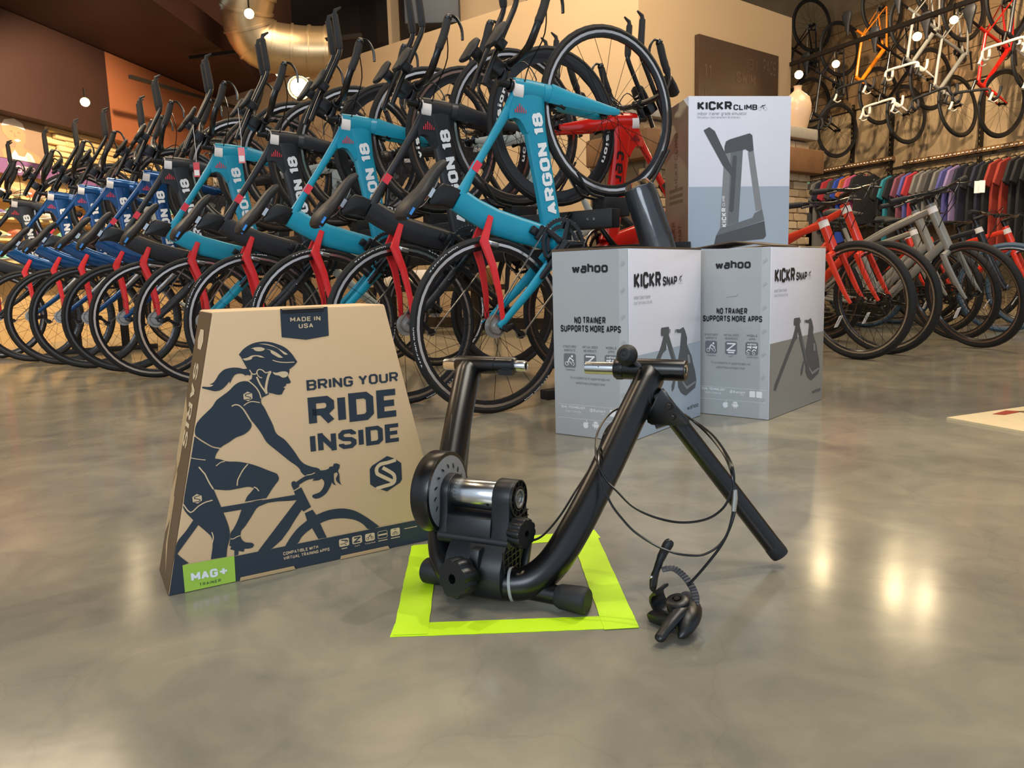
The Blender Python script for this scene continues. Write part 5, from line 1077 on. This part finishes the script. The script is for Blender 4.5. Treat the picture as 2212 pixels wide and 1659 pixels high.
for pts, w_ in RIDER_LIGHT[:-1]:
    if w_ == 0: k_.flat(smooth_poly(pts), Fs, hh+.0005)
    elif w_ > 0: ribbon(k_, Fs, pts, w_, hh+.0005, 3)
    else:
        c_ = pts[0]; k_.flat([(c_[0]+8.5*cos(a), c_[1]+8.5*sin(a)) for a in [pi/6+i*pi/3 for i in range(6)]], Fs, hh+.0005)
ribbon(k_, Fs, [(421, 175), (403, 172), (389, 171), (381, 164), (381, 155), (386, 150), (412, 133.5)], 7, hh+.0005, 2)
ribbon(k_, Fs, [(393, 163.5), (411, 150.5), (416, 143), (415.5, 133), (409, 128.5), (396, 127), (378, 124.5)], 7, hh+.0005, 2)
text(k_, Fs, 'MADE IN', 237, 452, 291, 460, 1.4, hh+.0005); text(k_, Fs, 'USA', 251, 440, 277, 448, 1.4, hh+.0005)
text(k_, Fs, 'COMPATIBLE WITH', 195, 30.5, 259, 36.5, 1.3, hh+.0005); text(k_, Fs, 'VIRTUAL TRAINING APPS', 195, 21.5, 280, 27.5, 1.3, hh+.0005)
for x in (299, 324.5, 350.2, 402): k_.flat(rsq(x, 24, x+19.3, 39, 2), Fs, hh+.0005)
ribbon(k_, Fs, rsq(376, 24.3, 395, 38.7, 2)+[(378, 24.3)], .8, hh+.0005); k_.flat([(377, 30), (394, 30), (394, 33), (377, 33)], Fs, hh+.0005)
text(k_, Fs, 'Rouvy', 303, 18.5, 314, 21, 1, hh+.0005) if False else None
text(k_, Fs, 'Zwift', 329, 18.5, 339, 21.5, 1, hh+.0005); text(k_, Fs, 'TrainerRoad', 349, 18.5, 370, 21.5, 1, hh+.0005)
for x in (303, 376, 402): ribbon(k_, Fs, [(x, 20), (x+(11 if x == 303 else 19), 20)], 1.6, hh+.0005)
ribbon(k_, Fs, [(431, 34), (458, 34)], 1.4, hh+.0005)
obj('light_print', k_, 'kraft_ink', sb, smooth=False)
k_ = MB(); h = hh+.0008
ribbon(k_, Fs, [(303, 37), (312, 35), (316, 33)], 2, h); ribbon(k_, Fs, circ(313, 33, 2.5), 1, h); ribbon(k_, Fs, [(301, 29), (309, 29.5), (313, 26)], 1.2, h)
ribbon(k_, Fs, [(328, 36), (340, 36), (328, 27.5), (340, 27.5)], 2.4, h)
ribbon(k_, Fs, circ(355, 29.5, 2.4), .7, h); ribbon(k_, Fs, circ(364, 29.5, 2.4), .7, h); ribbon(k_, Fs, [(356, 30), (358, 34), (363, 33), (364, 30)], 1, h); ribbon(k_, Fs, [(359, 34.5), (362, 37)], 1.4, h)
ribbon(k_, Fs, circ(408, 28.5, 2.2), .7, h); ribbon(k_, Fs, circ(415, 28.5, 2.2), .7, h); ribbon(k_, Fs, [(408, 29), (411, 33), (414, 31)], 1, h); ribbon(k_, Fs, [(409, 37), (414, 37)], 1, h)
for c_ in [p[0] for p, w_ in RIDER_LIGHT if w_ < 0]: ribbon(k_, Fs, [(c_[0]+5, c_[1]+5), (c_[0]-3, c_[1]+4), (c_[0]-4, c_[1]+1), (c_[0]+4, c_[1]-2), (c_[0]+3, c_[1]-5), (c_[0]-5, c_[1]-5)], 1.3, h, 2)
obj('icon_print', k_, 'navy_ink', sb, smooth=False)
obj('sticker_panel', MB().flat([(26.3, 1.2), (109.6, 1.2), (110.8, 48.1), (26.4, 49.6)], Fs, .0011), 'lime_sticker', sb, smooth=False)
k_ = MB(); text(k_, Fs, 'MAG+', 38, 17.5, 99, 32.5, 1.9, .0016, gap=.6); obj('sticker_lettering', k_, 'white_ink', sb, smooth=False)
k_ = MB(); text(k_, Fs, 'TRAINER', 50, 7, 85, 12, .9, .0016, gap=2.2); obj('sticker_small_lettering', k_, 'navy_ink', sb, smooth=False)
obj('tuck_slot', MB().prism([(224, 468), (297, 468), (297, 474), (224, 474)], lambda u, v, h=0.: Fs(u, v, h), .0012, .0022), 'black_ink', sb, smooth=False)
obj('tuck_flap', MB().prism([(224, 474), (297, 474), (296, 476.8), (225, 476.8)], lambda u, v, h=0.: Fs(u, v, h), .001, .005), 'kraft_light', sb, smooth=False)
for x0, x1 in ((116.5, 214), (299, 397)): obj('bottom_tab', MB().prism([(x0, 1.2), (x1, 1.2), (x1-2, 6.5), (x0+2, 6.5)], lambda u, v, h=0.: Fs(u, v, h), .001, .0045), 'kraft_light', sb, smooth=False)
# ------------------------------------------------------------------ tape square
Tq = [(-.185, 1.054), (.175, 1.060), (.159, 1.495), (-.214, 1.438)]
def tape(name, a, b_, w0, lab, z):
    a = Vector(a+(0,)); b_ = Vector(b_+(0,)); d = (b_-a).normalized(); s = Vector((-d.y, d.x, 0)); n = 24; pts = []
    L0 = []; L1 = []
    for i in range(n+1):
        q = a+(b_-a)*i/n; L0.append(q+s*(random.uniform(-.0006, .0006))); L1.append(q+s*(w0+random.uniform(-.0006, .0006)))
    for i in (0, n):
        L0[i] += d*random.uniform(-.003, .003)
    vs = [(p.x, p.y, z) for p in L0]+[(p.x, p.y, z) for p in L1]+[(p.x, p.y, z+.0006) for p in L0]+[(p.x, p.y, z+.0006) for p in L1]; m_ = n+1
    fs = [(i, i+1, m_+i+1, m_+i) for i in range(n)]+[(2*m_+i, 3*m_+i, 3*m_+i+1, 2*m_+i+1) for i in range(n)]+[(i, 2*m_+i, 2*m_+i+1, i+1) for i in range(n)]+[(m_+i, m_+i+1, 3*m_+i+1, 3*m_+i) for i in range(n)]
    mb = MB().add(vs, fs); mb.v = [(x-a.x, y-a.y, zz) for x, y, zz in mb.v]; o = obj(name, mb, 'lime', smooth=False); o.location = (a.x, a.y, 0); tag(o, lab, 'tape', 'tape strips forming a square on the floor')
tape('floor_tape', (-.189, 1.054), (.177, 1.060), .043, 'fluorescent lime tape strip on the concrete, front side of the square nearest the camera', .0003)
tape('floor_tape', (.177, 1.058), (.160, 1.497), .052, 'fluorescent lime tape strip on the concrete, right side of the square', .0010)
tape('floor_tape', (-.207, 1.437), (-.187, 1.056), .052, 'fluorescent lime tape strip on the concrete, left side of the square', .0010)
tape('floor_tape', (.160, 1.497), (-.206, 1.440), .046, 'fluorescent lime tape strip on the concrete, back side of the square behind the black trainer', .0003)
# ------------------------------------------------------------------ the trainer
TR = thing('bicycle_trainer', 'black indoor bicycle trainer with silver roller and grey flywheel standing over the lime tape square', 'trainer', (.085, 1.455, 0), radians(-26))
mk('satin_black', '#08080a', .29, bump=.04, bscale=1200, spec=.6); mk('housing', '#14171a', .42, bump=.03, bscale=1200); mk('ring_dark', '#26201c', .4, .3); mk('label_grey', '#46474a', .5); mk('decal_dark', '#303134', .4); mk('hole', '#040404', .8); mk('cable_black', '#0e0e10', .28); mk('grey_stripe', '#9a9c9c', .5)
half = [(.188, -.012, .328), (.172, -.072, .270), (.150, -.150, .190), (.128, -.219, .120), (.104, -.270, .066), (.076, -.298, .040), (.042, -.308, .032), (0, -.310, .031)]
up_ = cat(half+[(-x, y, z) for x, y, z in half[-2::-1]], 5)
ft = MB(); ft.tube([Vector((.186, -.004, .333))]+up_+[Vector((-.186, -.004, .333))], .0262, 24)
obj('frame_tube', ft, 'satin_black', TR)
# clamp heads
def head(s):
    hd_ = MB()
    if s > 0:
        hd_.lathe([(.001, .137), (.0185, .137), (.0195, .14), (.0195, .249), (.0185, .252), (.011, .252), (.011, .246), (.001, .246)], (0, 0, .345), (1, 0, 0), 28); hd_.lathe([(.001, .12), (.0175, .12), (.0195, .124), (.0195, .138), (.001, .138)], (0, 0, .345), (1, 0, 0), 28)
        for a in range(10): th = 2*pi*a/10; hd_.box((.130, .0188*cos(th), .345+.0188*sin(th)), (.012, .003, .003))
    else:
        hd_.lathe([(.001, -.217), (.0165, -.217), (.018, -.214), (.018, -.128), (.0168, -.127), (.0172, -.1265), (.0172, -.088), (.0135, -.084), (.001, -.084)], (0, 0, .345), (1, 0, 0), 28)
        hd_.box((-.10, -.012, .334), (.03, .014, .012)); hd_.box((-.098, -.016, .340), (.020, .006, .004))
    c = obj('clamp_head', hd_, 'satin_black', TR)
    cp = MB()
    if s > 0: cp.lathe([(.009, .070), (.0095, .066), (.0118, .063), (.012, .066), (.012, .121), (.009, .121)], (0, 0, .345), (1, 0, 0), 24); cp.lathe([(.006, .2505), (.0092, .2525), (.0105, .2525), (.0105, .249), (.006, .246)], (0, 0, .345), (1, 0, 0), 20, closed=True)
    else: cp.lathe([(.007, -.085), (.0108, -.085), (.0108, -.064), (.0098, -.062), (.0075, -.062), (.0068, -.066)], (0, 0, .345), (1, 0, 0), 24, closed=True); cp.lathe([(.001, -.216), (.0125, -.216), (.0125, -.244), (.0115, -.246), (.001, -.246)], (0, 0, .345), (1, 0, 0), 24)
    obj('axle_cup', cp, 'silver', TR)
    obj('cup_hole', MB().lathe([(.001, .0725), (.0085, .0725)], (0, 0, .345), (1, 0, 0), 16) if s > 0 else MB().lathe([(.001, -.0665), (.0066, -.0665)], (0, 0, .345), (1, 0, 0), 16), 'hole', TR, smooth=False)
    if s > 0: obj('cup_hole', MB().sphere((.091, -.0112, .349), .0012, 8), 'hole', TR)
head(1); head(-1)
obj('inner_bore', MB().lathe([(.001, .2515), (.0062, .2515)], (0, 0, .345), (1, 0, 0), 16), 'hole', TR, smooth=False)
# clamp knob
kb = MB(); ka = Vector((-.12, -.95, .22)).normalized(); kc = Vector((.152, -.030, .374))
kb.lathe([(.001, .0135), (.0035, .013), (.004, .0125), (.0075, .0125), (.008, .0135), (.0115, .0125), (.012, .0115), (.016, .0085), (.019, .003), (.0195, -.003), (.017, -.010), (.010, -.0135), (.001, -.014)], kc, ka, 30)
obj('clamp_knob', kb, 'black_rubber', TR); obj('knob_stem', MB().tube([kc+Vector((.008, .006, -.01)), (.176, -.012, .348)], .0042, 10), 'label_grey', TR)
# legs
for s in (1, -1):
    a = Vector((.205 if s > 0 else -.192, -.030 if s > 0 else -.010, .306)); b_ = Vector((.418, .012, .017)) if s > 0 else Vector((-.335, .185, .017)); d = (b_-a).normalized(); L_ = (b_-a).length
    obj('folding_leg', MB().tube([a, b_-d*.004], .0162, 20), 'satin_black', TR)
    obj('rubber_foot', MB().lathe([(.001, L_-.002), (.0155, L_-.002), (.0166, L_-.008), (.0166, L_-.022), (.0163, L_-.024)], a, d, 20), 'black_rubber', TR)
    if s > 0:
        pl = [(.222, .318), (.231, .314), (.237, .302), (.270, .268), (.271, .260), (.264, .2555), (.205, .254), (.197, .258), (.197, .266)]
        obj('hinge_plate', MB().prism(pl, lambda u, v, w_: (u, w_, v), -.058, -.0545), 'satin_black', TR, bevel=.0008)
        for (u, v, r_) in ((.236, .289, .0058), (.243, .270, .0042)):
            bt = MB().lathe([(.001, 0), (r_, 0), (r_, .004), (r_*.8, .005), (.001, .005)], (u, -.059, v), (0, -1, 0), 6); bt.lathe([(.001, 0), (r_*1.3, 0), (r_*1.3, .001), (.001, .001)], (u, -.0585, v), (0, -1, 0), 16)
            obj('hinge_bolt', bt, 'ring_dark', TR, smooth=False)
        obj('hinge_block', MB().loft([(.205, -.05, .262), (.24, -.04, .275)], [.018, .018], [.008, .008], n=8, p=4), 'satin_black', TR)
        obj('weld_seam', MB().tube([(.196, -.056, .262), (.212, -.05, .300), (.222, -.046, .318)], .0018, 6), 'label_grey', TR)
# foot bar
obj('foot_bar', MB().tube([(-.11, -.288, .0225), (.15, -.300, .0225)], .0155, 18), 'satin_black', TR)
obj('rubber_foot', MB().lathe([(.001, 0), (.018, 0), (.0205, .003), (.0215, .01), (.0195, .045), (.0165, .052)], (.172, -.3025, .0225), (-1, .045, 0), 24), 'black_rubber', TR)
obj('foot_end', MB().lathe([(.001, .001), (.0155, .001), (.0165, 0), (.0165, -.002), (.0155, -.002)], (.1722, -.3025, .0225), (-1, .045, 0), 24), 'label_grey', TR) if False else None
obj('rubber_foot', MB().lathe([(.001, 0), (.019, 0), (.0215, .003), (.0215, .012), (.020, .040), (.0165, .046)], (-.132, -.286, .0225), (1, -.045, 0), 24), 'black_rubber', TR)
# resistance unit -----------------------------------------------------------
RC = Vector((.03, -.272, .164)); ox = RC.x
rl_ = MB().lathe([(.001, ox-.101), (.0240, ox-.101), (.0245, ox-.1), (.0245, ox-.022), (.024, ox-.021), (.001, ox-.021)], (0, RC.y, RC.z), (1, 0, 0), 40)
obj('roller', rl_, 'silver', TR)
obj('roller_hole', MB().lathe([(.001, 0), (.0024, 0)], (ox-.031, RC.y-.0232, RC.z-.0090), (0, -.93, -.37), 12), 'hole', TR, smooth=False)
hs = MB(); yz = lambda u, v, w_: (ox+w_, RC.y+u, RC.z+v)
def arm():
    r_ = .0308; poly = [(r_*cos(a), r_*sin(a)) for a in [radians(q) for q in range(-10, 191, 15)]]
    return poly+[(-.034, -.041), (-.040, -.062), (-.040, -.068), (.044, -.068), (.038, -.036)]
hs.prism(arm(), yz, -.0205, .012)
obj('unit_housing', hs, 'housing', TR, bevel=.0025)
obj('unit_housing', MB().prism(arm(), yz, -.118, -.1015), 'housing', TR, bevel=.0025)
obj('housing_web', MB().prism([(-.034, -.029), (.030, -.029), (.036, -.068), (-.040, -.068), (-.040, -.054)], yz, -.102, -.020), 'housing', TR, bevel=.0015)
xyz = lambda u, v, w_: (w_, u, v)
lw = MB(); lw.prism([(-.312, .098), (-.330, .080), (-.3395, .062), (-.3425, .036), (-.334, .016), (-.300, .012), (-.275, .030), (-.250, .070), (-.235, .098)], xyz, -.062, .040)
obj('lower_bracket', lw, 'housing', TR, bevel=.002)
obj('bracket_rib', MB().prism([(-.3425, .045), (-.345, .075), (-.338, .094), (-.32, .094), (-.32, .045)], xyz, -.012, .004), 'housing', TR, bevel=.0015)
sw = MB(); sw.loft([(ox-.118, RC.y-.024, RC.z-.066), (ox+.012, RC.y-.024, RC.z-.066)], .013, .0185, side=(0, 1, 0), n=20); obj('housing_lip', sw, 'housing', TR)
lt = MB(); q0 = ox+.0132
for k in range(5): lt.box((q0, RC.y+.004, RC.z-.028-.0095*k), (.003, .062, .0016))
for k in range(5): lt.box((q0, RC.y-.022+.013*k, RC.z-.048), (.003, .0016, .040))
for k in range(6): lt.box((.0412, -.292-.003*k, .088-.0105*k), (.003, .068-.006*k, .0016))
for k in range(5): lt.box((.0412, -.328+.014*k, .060), (.003, .0016, .062))
for a in range(12): th = 2*pi*a/12; lt.box((q0, RC.y+.0250*cos(th), RC.z+.0250*sin(th)), (.003, .009, .0015), Matrix.Rotation(th, 3, 'X'))
lt.lathe([(.0285, ox+.012), (.0306, ox+.012), (.0306, ox+.0155), (.0285, ox+.0155)], (0, RC.y, RC.z), (1, 0, 0), 30, closed=True); lt.lathe([(.0182, ox+.012), (.0202, ox+.012), (.0202, ox+.0155), (.0182, ox+.0155)], (0, RC.y, RC.z), (1, 0, 0), 30, closed=True)
obj('rib_lattice', lt, 'black_plastic', TR, smooth=False)
obj('side_recess', MB().prism([(.0265*cos(a), .0265*sin(a)) for a in [radians(q) for q in range(0, 360, 15)]], yz, .0121, .0124), 'hole', TR, smooth=False)
obj('bearing', MB().lathe([(.001, ox+.0135), (.004, ox+.0135), (.0045, ox+.0155), (.007, ox+.0155), (.0075, ox+.013), (.0125, ox+.013), (.013, ox+.0165), (.0158, ox+.0165), (.0158, ox+.012)], (0, RC.y, RC.z), (1, 0, 0), 26), 'dull_silver', TR)
# flywheel
FC = Vector((ox-.1175, RC.y, RC.z-.002))
obj('flywheel_rim', MB().lathe([(.064, .0), (.0682, -.0005), (.069, -.003), (.069, -.030), (.066, -.034), (.001, -.034)], FC, (1, 0, 0), 60), 'satin_black', TR)
fpm = MB().lathe([(.001, .006), (.016, .006), (.02, .003), (.030, .0015), (.062, .0), (.0645, -.0008), (.0645, -.004), (.001, -.004)], FC, (1, 0, 0), 60)
fo = obj('flywheel_face', fpm, 'disc_grey', TR)
fs_ = MB()
for k in range(16):
    th = 2*pi*k/16; c = Vector((0, cos(th), sin(th))); tg = Vector((0, -sin(th), cos(th))); q = FC+c*.045+Vector((.0016, 0, 0)); e1 = (c*.8+tg*.6).normalized(); e2 = Vector((1, 0, 0)).cross(e1)
    fs_.add([q+e1*.0052*cos(a)+e2*.0018*sin(a) for a in [2*pi*i/10 for i in range(10)]], [tuple(range(10))])
obj('cooling_slots', fs_, 'hole', fo, smooth=False)
# knobs
def knob(c, ax_, r_, th_, lobes, nm, hr=.25):
    ax_ = Vector(ax_).normalized(); w_ = lambda a: 1.02-.11*abs(cos(a*lobes/2))**5
    k_ = obj(nm, MB().lathe([(.001, -th_), (r_*.6, -th_), (r_*.95, -th_*.9), (r_, -th_*.6), (r_, -th_*.12), (r_*.95, 0), (r_*hr, 0), (r_*hr, -th_*.5), (.001, -th_*.5)], c, ax_, lobes*6, wob=w_), 'black_plastic', TR)
    obj('knob_bore', MB().lathe([(.001, -th_*.45), (r_*hr*.97, -th_*.45)], c, ax_, 16), 'hole', k_, smooth=False)
knob((-.024, -.378, .0575), (-.30, -1, .12), .0315, .030, 8, 'adjusting_knob')
obj('knob_bolt', MB().tube([(-.015, -.352, .054), (-.008, -.330, .054)], .012, 12), 'black_plastic', TR)
knob((.074, -.308, .120), (1, -.22, .0), .0240, .026, 10, 'tension_knob', .22)
obj('bracket_bolt', MB().lathe([(.001, 0), (.006, 0), (.006, .005), (.001, .005)], (.0425, -.318, .034), (1, 0, 0), 6).lathe([(.001, 0), (.014, 0), (.014, .0015), (.001, .0015)], (.041, -.318, .034), (1, 0, 0), 20), 'ring_dark', TR, smooth=False)
obj('grey_band', MB().loft([(.0435, -.3076, .0322), (.0480, -.3065, .0327)], .0275, .0275, side=(0, 1, 0), n=24), 'grey_stripe', TR)
obj('cradle_tongue', MB().prism([(-.262, .028), (-.236, .076), (-.228, .074), (-.250, .024)], xyz, .034, .046), 'housing', TR, bevel=.001)
# left arm decals
du = Vector((.131-.160, -.209+.135, .129-.206)).normalized()
cen = Vector((-.160, -.135, .206)); dl_ = Vector((-du.x, du.y, du.z)); 
e_ = Vector((1, 0, 0)); e_ = (e_-dl_*e_.dot(dl_)).normalized(); g_ = dl_.cross(e_); g_ = g_ if g_.y < 0 else -g_
def arm_map(u, v, h=0.):
    th = v/.0262+1.15; return tuple(cen-dl_*(u-.0)+(g_*cos(th)+e_*sin(th))*(.0264+h))
lg = MB()
for s0, s1 in ((-.002, .056),):
    for k in range(6):
        v0 = -.024+.008*k; lg.add([arm_map(u, v) for u in (s0, (s0+s1)/2, s1) for v in (v0, v0+.008)], [(0, 1, 3, 2), (2, 3, 5, 4)])
obj('logo_patch', lg, 'decal_dark', TR)
lg = MB(); ribbon(lg, arm_map, [(.046, .016), (.05, .006), (.048, -.008), (.028, .010), (.022, .014), (.004, -.010), (.004, .004)], .006, .0004, 4)
obj('logo_mark', lg, 'satin_black', TR, smooth=False)
lg = MB(); text(lg, lambda u, v, h=0.: arm_map(-.012-u, .018-v, h), 'SARIS', 0, -.0, .085, .024, 1.5, .0002); obj('arm_lettering', lg, 'label_grey', TR, smooth=False)
# cable ------------------------------------------------------------
CA = [(.128, .004, .27), (.112, -.027, .258), (.114, -.084, .241), (.13, -.141, .227), (.153, -.198, .215), (.172, -.207, .188), (.189, -.211, .175), (.213, -.216, .156), (.238, -.219, .145), (.266, -.221, .139), (.293, -.223, .138), (.319, -.222, .142), (.341, -.221, .151), (.358, -.217, .166), (.367, -.213, .184), (.372, -.208, .204), (.368, -.201, .228), (.348, -.155, .24), (.32, -.098, .25), (.293, -.062, .258), (.269, -.030, .262), (.23, .010, .270), (.18, .026, .276)]
CB = [(.139, .0, .262), (.127, -.062, .248), (.133, -.119, .232), (.147, -.176, .22), (.16, -.204, .198), (.17, -.211, .173), (.184, -.216, .15), (.202, -.221, .132), (.221, -.226, .117), (.244, -.229, .105), (.266, -.232, .097), (.29, -.234, .092), (.313, -.235, .092), (.333, -.235, .096), (.35, -.232, .107), (.363, -.228, .123), (.371, -.223, .143), (.376, -.217, .168), (.373, -.211, .193), (.367, -.203, .22), (.347, -.162, .238), (.313, -.098, .25), (.282, -.050, .259), (.24, .012, .266), (.19, .030, .270), (.15, .022, .266)]
obj('shift_cable', MB().tube(cat(CA, 4, True), .0019, 8, True), 'cable_black', TR); obj('shift_cable', MB().tube(cat(CB, 4, True), .0019, 8, True), 'cable_black', TR)
FD = [(.062, -.300, .112), (.074, -.292, .104), (.086, -.27, .108), (.099, -.232, .129), (.108, -.185, .158), (.110, -.12, .182), (.112, -.075, .208), (.118, -.03, .240), (.128, .004, .262)]
obj('shift_cable', MB().tube(cat(FD, 5), .0019, 8), 'cable_black', TR)
FD2 = [(x-.004, y, z+.002) for x, y, z in FD[4:]]; 
TL = [(.374, -.215, .186), (.373, -.218, .163), (.368, -.226, .135), (.358, -.233, .112), (.345, -.240, .092), (.330, -.252, .072), (.315, -.262, .054)]
obj('shift_cable', MB().tube(cat(TL, 5), .0021, 8), 'cable_black', TR)
obj('cable_ferrule', MB().tube([(.3755, -.2175, .196), (.3755, -.2175, .184), (.374, -.2195, .164)], [.0030, .0040, .0036], 10), 'silver', TR)
# handlebar shifter on the floor ---------------------------------------
sh = obj('shifter_body', MB().loft(cat([(.306, -.246, .032), (.312, -.254, .031), (.322, -.285, .028), (.326, -.312, .024), (.326, -.330, .016), (.322, -.342, .010)], 3), [.003, .008, .011, .012, .015, .018, .020, .020, .019, .018, .016, .014, .012, .009, .006, .003], [.003, .007, .009, .010, .012, .013, .014, .014, .0135, .013, .0115, .010, .009, .007, .005, .002], side=(0, 0, 1), n=14).lathe([(.001, .0), (.016, .0), (.017, .004), (.017, .016), (.013, .019), (.007, .019), (.007, .016), (.001, .016)], (.310, -.294, .030), (-.1, -.25, .95), 20), 'black_plastic', TR)
obj('pivot_bolt', MB().lathe([(.001, 0), (.005, 0), (.005, .003), (.001, .003)], (.3085, -.298, .0465), (-.1, -.25, .95), 6), 'ring_dark', sh, smooth=False)
obj('shift_lever', MB().loft(cat([(.318, -.300, .034), (.313, -.318, .032), (.306, -.338, .024), (.300, -.352, .015), (.297, -.362, .010)], 3), [.012, .0125, .0125, .012, .011, .0105, .010, .009, .0085, .0085, .0085, .007, .003], [.008, .009, .009, .008, .0075, .007, .0065, .006, .006, .006, .006, .005, .002], side=(0, 0, 1), n=14), 'black_plastic', sh, bevel=0)
cl_ = MB(); n_ = 14; c0 = Vector((.286, -.268, .027)); axc = Vector((.40, .80, .25)).normalized(); e1 = axc.orthogonal().normalized(); e2 = axc.cross(e1)
rs = []
for i in range(9):
    a = radians(95+i*25); q = c0+(e1*cos(a)+e2*sin(a))*.021
    o1 = (e1*cos(a)+e2*sin(a))
    rs.append([q+axc*.015+o1*.002, q+axc*.015-o1*.002, q-axc*.015-o1*.002, q-axc*.015+o1*.002])
cl_.rings(rs); obj('bar_clamp', cl_, 'black_plastic', sh)
stp = MB(); path = cat([(.270, -.238, .064), (.286, -.232, .066), (.303, -.240, .061), (.318, -.252, .052), (.329, -.270, .043), (.333, -.292, .034), (.330, -.312, .026)], 4)
stp.loft(path, .0012, .0055, side=(.55, .75, .35), n=8, p=4); so = obj('clamp_strap', stp, 'rubber_grey' if 'rubber_grey' in M else mk('rubber_grey', '#3a3b40', .6), sh)
tee = MB()
for i in range(2, len(path)-2): 
    t_ = (path[i+1]-path[i-1]).normalized(); w_ = Vector((.55, .75, .35)); w_ = (w_-t_*w_.dot(t_)).normalized(); u_ = w_.cross(t_); u_ = u_ if u_.z > 0 else -u_
    tee.beam(path[i]+u_*.0016-w_*.005, path[i]+u_*.0016+w_*.005, .0014, .0012)
obj('strap_teeth', tee, 'rubber_grey' and M['rubber_grey'], so, smooth=False)
tb = MB().loft(cat([(.262, -.262, .040), (.260, -.246, .052), (.262, -.236, .064), (.266, -.224, .080), (.272, -.214, .094), (.277, -.208, .102)], 3), [.004, .005, .006, .006, .006, .0055, .0055, .006, .006, .007, .007, .0075, .008, .008, .007, .005], [.009]*6+[.008]*5+[.006]*4+[.004], n=12)
obj('ratchet_buckle', tb, 'black_plastic', sh); obj('buckle_rivet', MB().sphere((.258, -.254, .056), .0026, 10), 'silver', sh)
obj('clamp_base', MB().loft([(.262, -.282, .009), (.270, -.285, .010), (.292, -.296, .012), (.312, -.300, .016)], [.003, .009, .009, .012], [.006, .013, .014, .012], n=10, p=3), 'black_plastic', sh)
